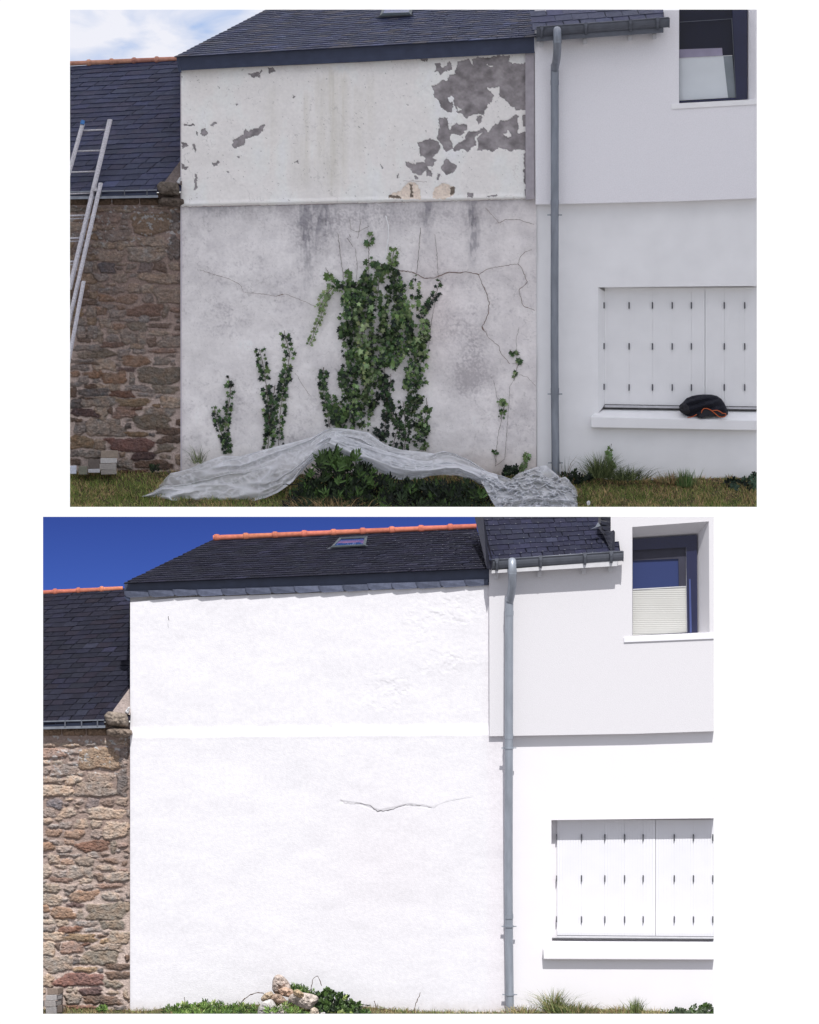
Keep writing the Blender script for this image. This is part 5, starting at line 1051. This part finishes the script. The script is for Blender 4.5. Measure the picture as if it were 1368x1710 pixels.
bush(A, 'weed', 'small dark weed in the gap between the sheet and the downpipe', 'plant', [(845,778),(862,776),(864,792),(838,794)], 24, 7, 7, 'oval', [SM, SD], [1, 1], -.1, -.15, 5, 40)
bush(A, 'weed', 'bluish green leafy weed at the right end of the cloudy scene', 'plant', [(1203,806),(1225,800),(1240,802),(1255,792),(1270,794),(1270,822),(1210,815)], 50, 7, 9, 'oval', [alb((60, 80, 64), .6), SD], [2, 1], -.15, -.3, 6, 60)
bush(A, 'weed', 'dark weed at the foot of the white house just right of the downpipe', 'plant', [(940,792),(955,788),(975,792),(990,796),(985,806),(945,806)], 26, 7, 8, 'oval', [SM, SD], [1, 1], -.12, -.2, 7, 30)
bush(A, 'weed', 'little weed against the stone wall between the blocks and the gable, cloudy scene', 'plant', [(250,776),(264,776),(266,786),(250,787)], 16, 6, 5, 'oval', [SM, SD], [1, 1], -.1, -.15, 8)
GS = alb((118, 148, 74), 1.15); GM_ = alb((78, 104, 52), 1.15); GL = alb((168, 186, 108), 1.2)
bush(B, 'weed', 'row of glossy green weeds at the foot of the painted wall, left of the rocks', 'plant', [(278,1684),(300,1678),(330,1677),(352,1672),(400,1680),(428,1678),(430,1696),(275,1696)], 120, 8, 10, 'lance', [GM_, GS, GL], [4, 4, 1], -.2, -.5, 10, 260, .8)
bush(B, 'weed', 'tall leafy clump growing behind the heap of rocks', 'plant', [(482,1640),(500,1644),(520,1650),(530,1660),(530,1690),(495,1680),(482,1655)], 60, 8, 9, 'lance', [GM_, GS], [3, 2], -.1, -.2, 11, 60, .7)
bush(B, 'weed', 'dark bushy weed sprawling right of the heap of rocks', 'plant', [(528,1660),(545,1652),(565,1656),(585,1668),(608,1682),(620,1696),(526,1696)], 120, 8, 8, 'oval', [alb((52, 72, 44), 1.5), GM_, GL], [4, 3, .6], -.2, -.45, 12, 500, .6)
bush(B, 'weed', 'bright leaves growing in front of the heap of rocks', 'plant', [(446,1688),(470,1672),(488,1682),(505,1686),(515,1696),(440,1696)], 26, 8, 10, 'lance', [GS, GL, GM_], [3, 1, 2], -.55, -.65, 13, 0, .8)
bush(B, 'weed', 'grey green weed at the right end of the sunlit wall', 'plant', [(1122,1690),(1140,1684),(1160,1680),(1180,1676),(1196,1680),(1196,1696),(1120,1696)], 46, 7, 8, 'oval', [alb((96, 112, 84), 1.5), GM_], [2, 1], -.15, -.3, 14, 60)
bush(B, 'weed', 'little weed against the sunlit stone wall right of the block stack', 'plant', [(163,1679),(176,1678),(177,1688),(162,1688)], 18, 6, 5, 'oval', [GM_, GS], [1, 1], -.1, -.15, 15)
for (x, y), g_, lb in (((530, 1634), GS, 'curling seed stalk above the leafy clump'),):
    use(B); V, F = ribbon(B, [(512, 1668), (520, 1650), (523, 1634), (530, 1629), (534, 1636), (537, 1646)], 1.1, -.2, rng, .3); mk('seed_stalk', V, F, M['stem']).update_tag(); o = bpy.data.objects['seed_stalk']; tag(o, 'curling seed stalk above the leafy clump behind the rocks', 'stalk')
V, F = ribbon(B, [(398, 1680), (408, 1668), (420, 1660), (432, 1657), (441, 1659)], 1.5, -.25, rng, .3); tag(mk('dry_stalk', V, F, M['stem']), 'arching dry brown stalk left of the rocks', 'stalk')
V, F = ribbon(B, [(692, 1690), (694, 1676), (700, 1664), (702, 1657)], 1.2, -.15, rng, .4); tag(mk('dry_stalk', V, F, M['stem']), 'upright dry stalk alone in front of the painted wall', 'stalk')
V, F = ribbon(B, [(628, 1690), (627, 1680), (625, 1671)], 1.6, -.15, rng, .4); tag(mk('dry_stalk', V, F, M['stem']), 'short brown stalk right of the sprawling weed', 'stalk')
V, F = ribbon(B, [(310, 1684), (309, 1672), (308, 1665)], 1.2, -.15, rng, .4); tag(mk('dry_stalk', V, F, M['stem']), 'short flowering stalk above the row of glossy weeds', 'stalk')

# rocks
cr_ = lambda p: crop(p, 5.7, 400, 1600)
for pl, c, T_r, d, lb in ((cr_([(320,290),(325,210),(350,170),(390,165),(430,195),(465,235),(480,280),(470,330),(400,340),(340,330)]), (186, 166, 152), .1, -.3, 'tall rounded grey brown rock on top of the heap'),
        (cr_([(370,300),(440,280),(500,300),(510,340),(470,370),(400,350)]), (190, 152, 124), .06, -.38, 'reddish rock just under the tall rounded one'),
        (cr_([(210,380),(240,340),(300,320),(320,345),(290,390),(240,410),(215,405)]), (184, 160, 128), .08, -.4, 'tan rock at the left shoulder of the heap'),
        (cr_([(290,390),(330,345),(390,350),(450,410),(440,440),(380,430),(320,420)]), (166, 136, 112), .07, -.42, 'brown slabby rock in the middle of the heap'),
        (cr_([(480,400),(500,350),(600,335),(690,350),(735,370),(740,410),(700,440),(680,480),(620,470),(540,440)]), (192, 176, 162), .11, -.42, 'broad pale rock on the right of the heap'),
        (cr_([(520,310),(560,300),(610,340),(600,375),(550,370),(520,345)]), (176, 146, 106), .05, -.5, 'small ochre rock wedged on the broad pale rock'),
        (cr_([(180,540),(190,470),(230,420),(300,395),(330,430),(350,480),(360,560)]), (196, 190, 184), .12, -.5, 'large whitish rock at the lower left of the heap'),
        (cr_([(340,560),(350,480),(400,440),(460,450),(470,520),(460,560)]), (178, 166, 156), .1, -.52, 'grey rock low in the middle of the heap'),
        (cr_([(670,560),(680,490),(710,470),(745,490),(760,560)]), (206, 186, 160), .07, -.55, 'small cream rock at the lower right of the heap'),
        (cr_([(765,560),(775,520),(810,515),(830,560)]), (208, 202, 198), .05, -.55, 'smallest pale rock right of the cream rock')):
    use(B); px_c = sum(p[0] for p in pl) / len(pl); py_c = sum(p[1] for p in pl) / len(pl); pl = [(px_c + (p[0] - px_c) * 1.14, py_c + (p[1] - py_c) * 1.14) for p in pl]; o = dome(B, pl, d, T_r, int(pl[0][0]), .17, 9, rings=9, n=44, col=alb(np.minimum(np.array(c) * .75 + 60, 235), 1.3), name='rock', cvar=.7, power=.7, smooth=False); tag(o, lb, 'rock', 'rocks heaped at the foot of the painted wall')
use(A)
tag(dome(A, crop([(280,400),(310,385),(360,400),(400,395),(440,400),(445,440),(390,470),(340,495),(290,470)], 4.886, 460, 700), -.72, .06, 5, .1, 9, col=alb((170, 160, 156), .62), name='rock', cvar=.5), 'pale rock showing through the shrub under the plastic sheet', 'rock')
tag(dome(A, [(980,838),(983,835.5),(986,838),(985.5,843),(982,844.5),(980,842)], -.95, .02, 6, .05, 6, col=(.75, .75, .76), name='pebble'), 'small white pebble on the lawn right of the heaped plastic', 'pebble')

# ------------------------------------------------------------------ grass
def tuft(site, name, label, cx, cy, n, h, spread, lean, d, cs, ws, seed, w_=1.1, cat='grass tuft', group=None):
    use(site); r = np.random.default_rng(seed); px = cx + r.normal(0, spread, n); side = (px - cx) / max(spread, 1)
    c = np.array(cs)[r.choice(len(cs), n, p=np.array(ws) / sum(ws))] * r.uniform(.7, 1.3, (n, 1))
    V, F, C = blades(site, px, cy + r.uniform(-2, 3, n), d - r.uniform(0, .12, n), h * r.uniform(.35, 1.05, n), lean * (side * .6 + r.normal(0, .6, n)), np.full(n, w_), c, r)
    o = mk(name, V, F, M['grass_attr'], cols=C); tag(o, label, cat, group); return o
AG = alb((98, 106, 70), .5); AGd = alb((60, 70, 44), .52); AD = alb((150, 128, 92), .6); AB = alb((96, 80, 58), .6)
BG_ = alb((150, 162, 104), 1.25); BGd = alb((100, 114, 68), 1.3); BD = alb((206, 188, 140), 1.5); BB = alb((150, 122, 88), 1.5)
ga = 'grass tufts under the grey white wall'; gb = 'grass tufts under the sunlit wall'
tuft(A, 'grass_tuft', 'tallest grass tuft, around the pale ivy sprig by the window sill', 1003, 796, 420, 44, 9, 26, -.15, [AG, AGd], [1, 1.4], 1, group=ga)
tuft(A, 'grass_tuft', 'wide low drooping grass tuft just right of the tallest tuft', 1045, 800, 420, 26, 14, 26, -.15, [AGd, AG], [1.5, 1], 2, group=ga)
tuft(A, 'grass_tuft', 'dense upright green tuft under the middle of the shutters', 1143, 812, 200, 32, 5, 7, -.2, [alb((72, 100, 54), .6), AG], [2, 1], 3, group=ga)
tuft(A, 'grass_tuft', 'straw coloured tuft left of the upright green tuft', 1118, 806, 220, 22, 9, 14, -.15, [AD, AB, AG], [2, 2, 1], 4, group=ga)
tuft(A, 'grass_tuft', 'thin sparse green blades right of the upright tuft', 1161, 810, 40, 30, 4, 10, -.15, [AG], [1], 5, group=ga)
tuft(A, 'grass_tuft', 'few long blades rising beside the downpipe foot', 944, 797, 16, 42, 3, 14, -.15, [AGd, AB], [1, 1], 6, group=ga)
tuft(A, 'grass_tuft', 'grey green tuft at the left corner of the stained wall', 334, 772, 46, 36, 6, 18, -.12, [AG, AGd], [1, 1], 7)
tuft(B, 'grass_tuft', 'tallest sunlit grass tuft left under the window sill', 925, 1688, 340, 42, 8, 28, -.15, [BG_, BGd, BD], [2, 2, 1], 11, group=gb)
tuft(B, 'grass_tuft', 'wide low straw green tuft right of the tallest sunlit tuft', 955, 1692, 520, 22, 16, 16, -.2, [BG_, BD, BGd], [1, 1.2, 1], 12, group=gb)
tuft(B, 'grass_tuft', 'upright green sunlit tuft under the middle of the shutters', 1061, 1692, 150, 30, 5, 9, -.2, [BGd, BG_], [1, 1], 13, group=gb)
tuft(B, 'grass_tuft', 'straw coloured sunlit tuft left of the upright green one', 1035, 1693, 160, 20, 9, 14, -.2, [BD, BB, BG_], [2, 1, 1], 14, group=gb)
tuft(B, 'grass_tuft', 'thin dry sunlit blades between the upright tuft and the end weed', 1090, 1693, 60, 14, 10, 12, -.2, [BD, BG_], [2, 1], 15, group=gb)
tuft(B, 'grass_tuft', 'low yellowish growth around the sunlit downpipe foot', 872, 1692, 260, 16, 14, 10, -.2, [BG_, BD, BB], [2, 2, 1], 16, group=gb)

def grassfield(site, name, label, n, base, front, df, hgt, cs, wfun, seed):
    use(site); x0, y0, x1, y1 = site.rect; r = np.random.default_rng(seed); px = r.uniform(x0 - 3, x1 + 3, n); t = r.uniform(0, 1, n) ** .9; b = base(px); py = b + (front - b) * t
    W = wfun(px, t); W = W / W.sum(0); cum = np.cumsum(W, 0); u = r.uniform(0, 1, n); idx = (u[None] > cum).sum(0).clip(0, len(cs) - 1)
    c = np.array(cs)[idx] * r.uniform(.65, 1.35, (n, 1)); cl = fbm(px / 12, t * 4, seed + 1, 3)
    V, F, C = blades(site, px, py + 1, .02 + (df - .02) * t, hgt * (.4 + cl * 1.3) * r.uniform(.5, 1.2, n), r.normal(0, 4.5, n), np.full(n, 1.0) * r.uniform(.7, 1.4, n), c, r)
    o = mk(name, V, F, M['grass_attr'], cols=C); tag(o, label, 'grass', kind='stuff')
def wA_(px, t):
    g = fbm(px / 30, t * 3, 5, 3); left = sstep(300, 250, px); dry = sstep(.42, .6, fbm(px / 22, t * 5, 9, 3)); top = sstep(.35, .05, t)
    return np.stack([.5 + g + left * 1.6, .5 + g * .6, .3 + dry * 1.4 + top * .8, .2 + top * 1.3 + dry * .5])
grassfield(A, 'grass', 'short patchy green and straw coloured lawn grass in the cloudy scene', 42000, baseA, 860, -1.0, 7.5, [alb((104, 114, 62), .46), alb((74, 88, 46), .46), alb((156, 136, 98), .5), alb((112, 92, 70), .52)], wA_, 40)
def wB_(px, t):
    dry = sstep(.4, .6, fbm(px / 18, t * 4, 19, 3)); return np.stack([.6 + (1 - dry) * .6, .4 + .3 * (1 - dry), .4 + dry, .3 + dry * .6])
grassfield(B, 'grass', 'short dry grass and weeds along the foot of the sunlit walls', 16000, baseB, 1712, -.7, 7, [BG_, BGd, BD, BB], wB_, 41)
tuft(A, 'grass_tuft', 'matted dry straw in front of the shrub under the plastic sheet', 545, 846, 420, 20, 26, 22, -.97, [AD, AB, AGd], [2, 2, 2], 18)
# scattered dry leaves at the foot of the grey white wall
use(A); r = np.random.default_rng(50); n = 420; px = r.uniform(1060, 1264, n); py = r.uniform(800, 822, n)
v, f, kk = leafmesh(A.P(px, py, -.06 - (py - 800) * .012), A.m(7) * r.uniform(.5, 1.2, n), r.uniform(0, 6.28, n), 'lance', r, .9)
tag(mk('dry_leaves', v, f, M['grass_attr'], cols=np.repeat(np.array(AD) * r.uniform(.45, 1.1, (n, 1)), kk, 0)), 'litter of dry brown leaves under the grey white wall', 'dry leaves', kind='stuff')
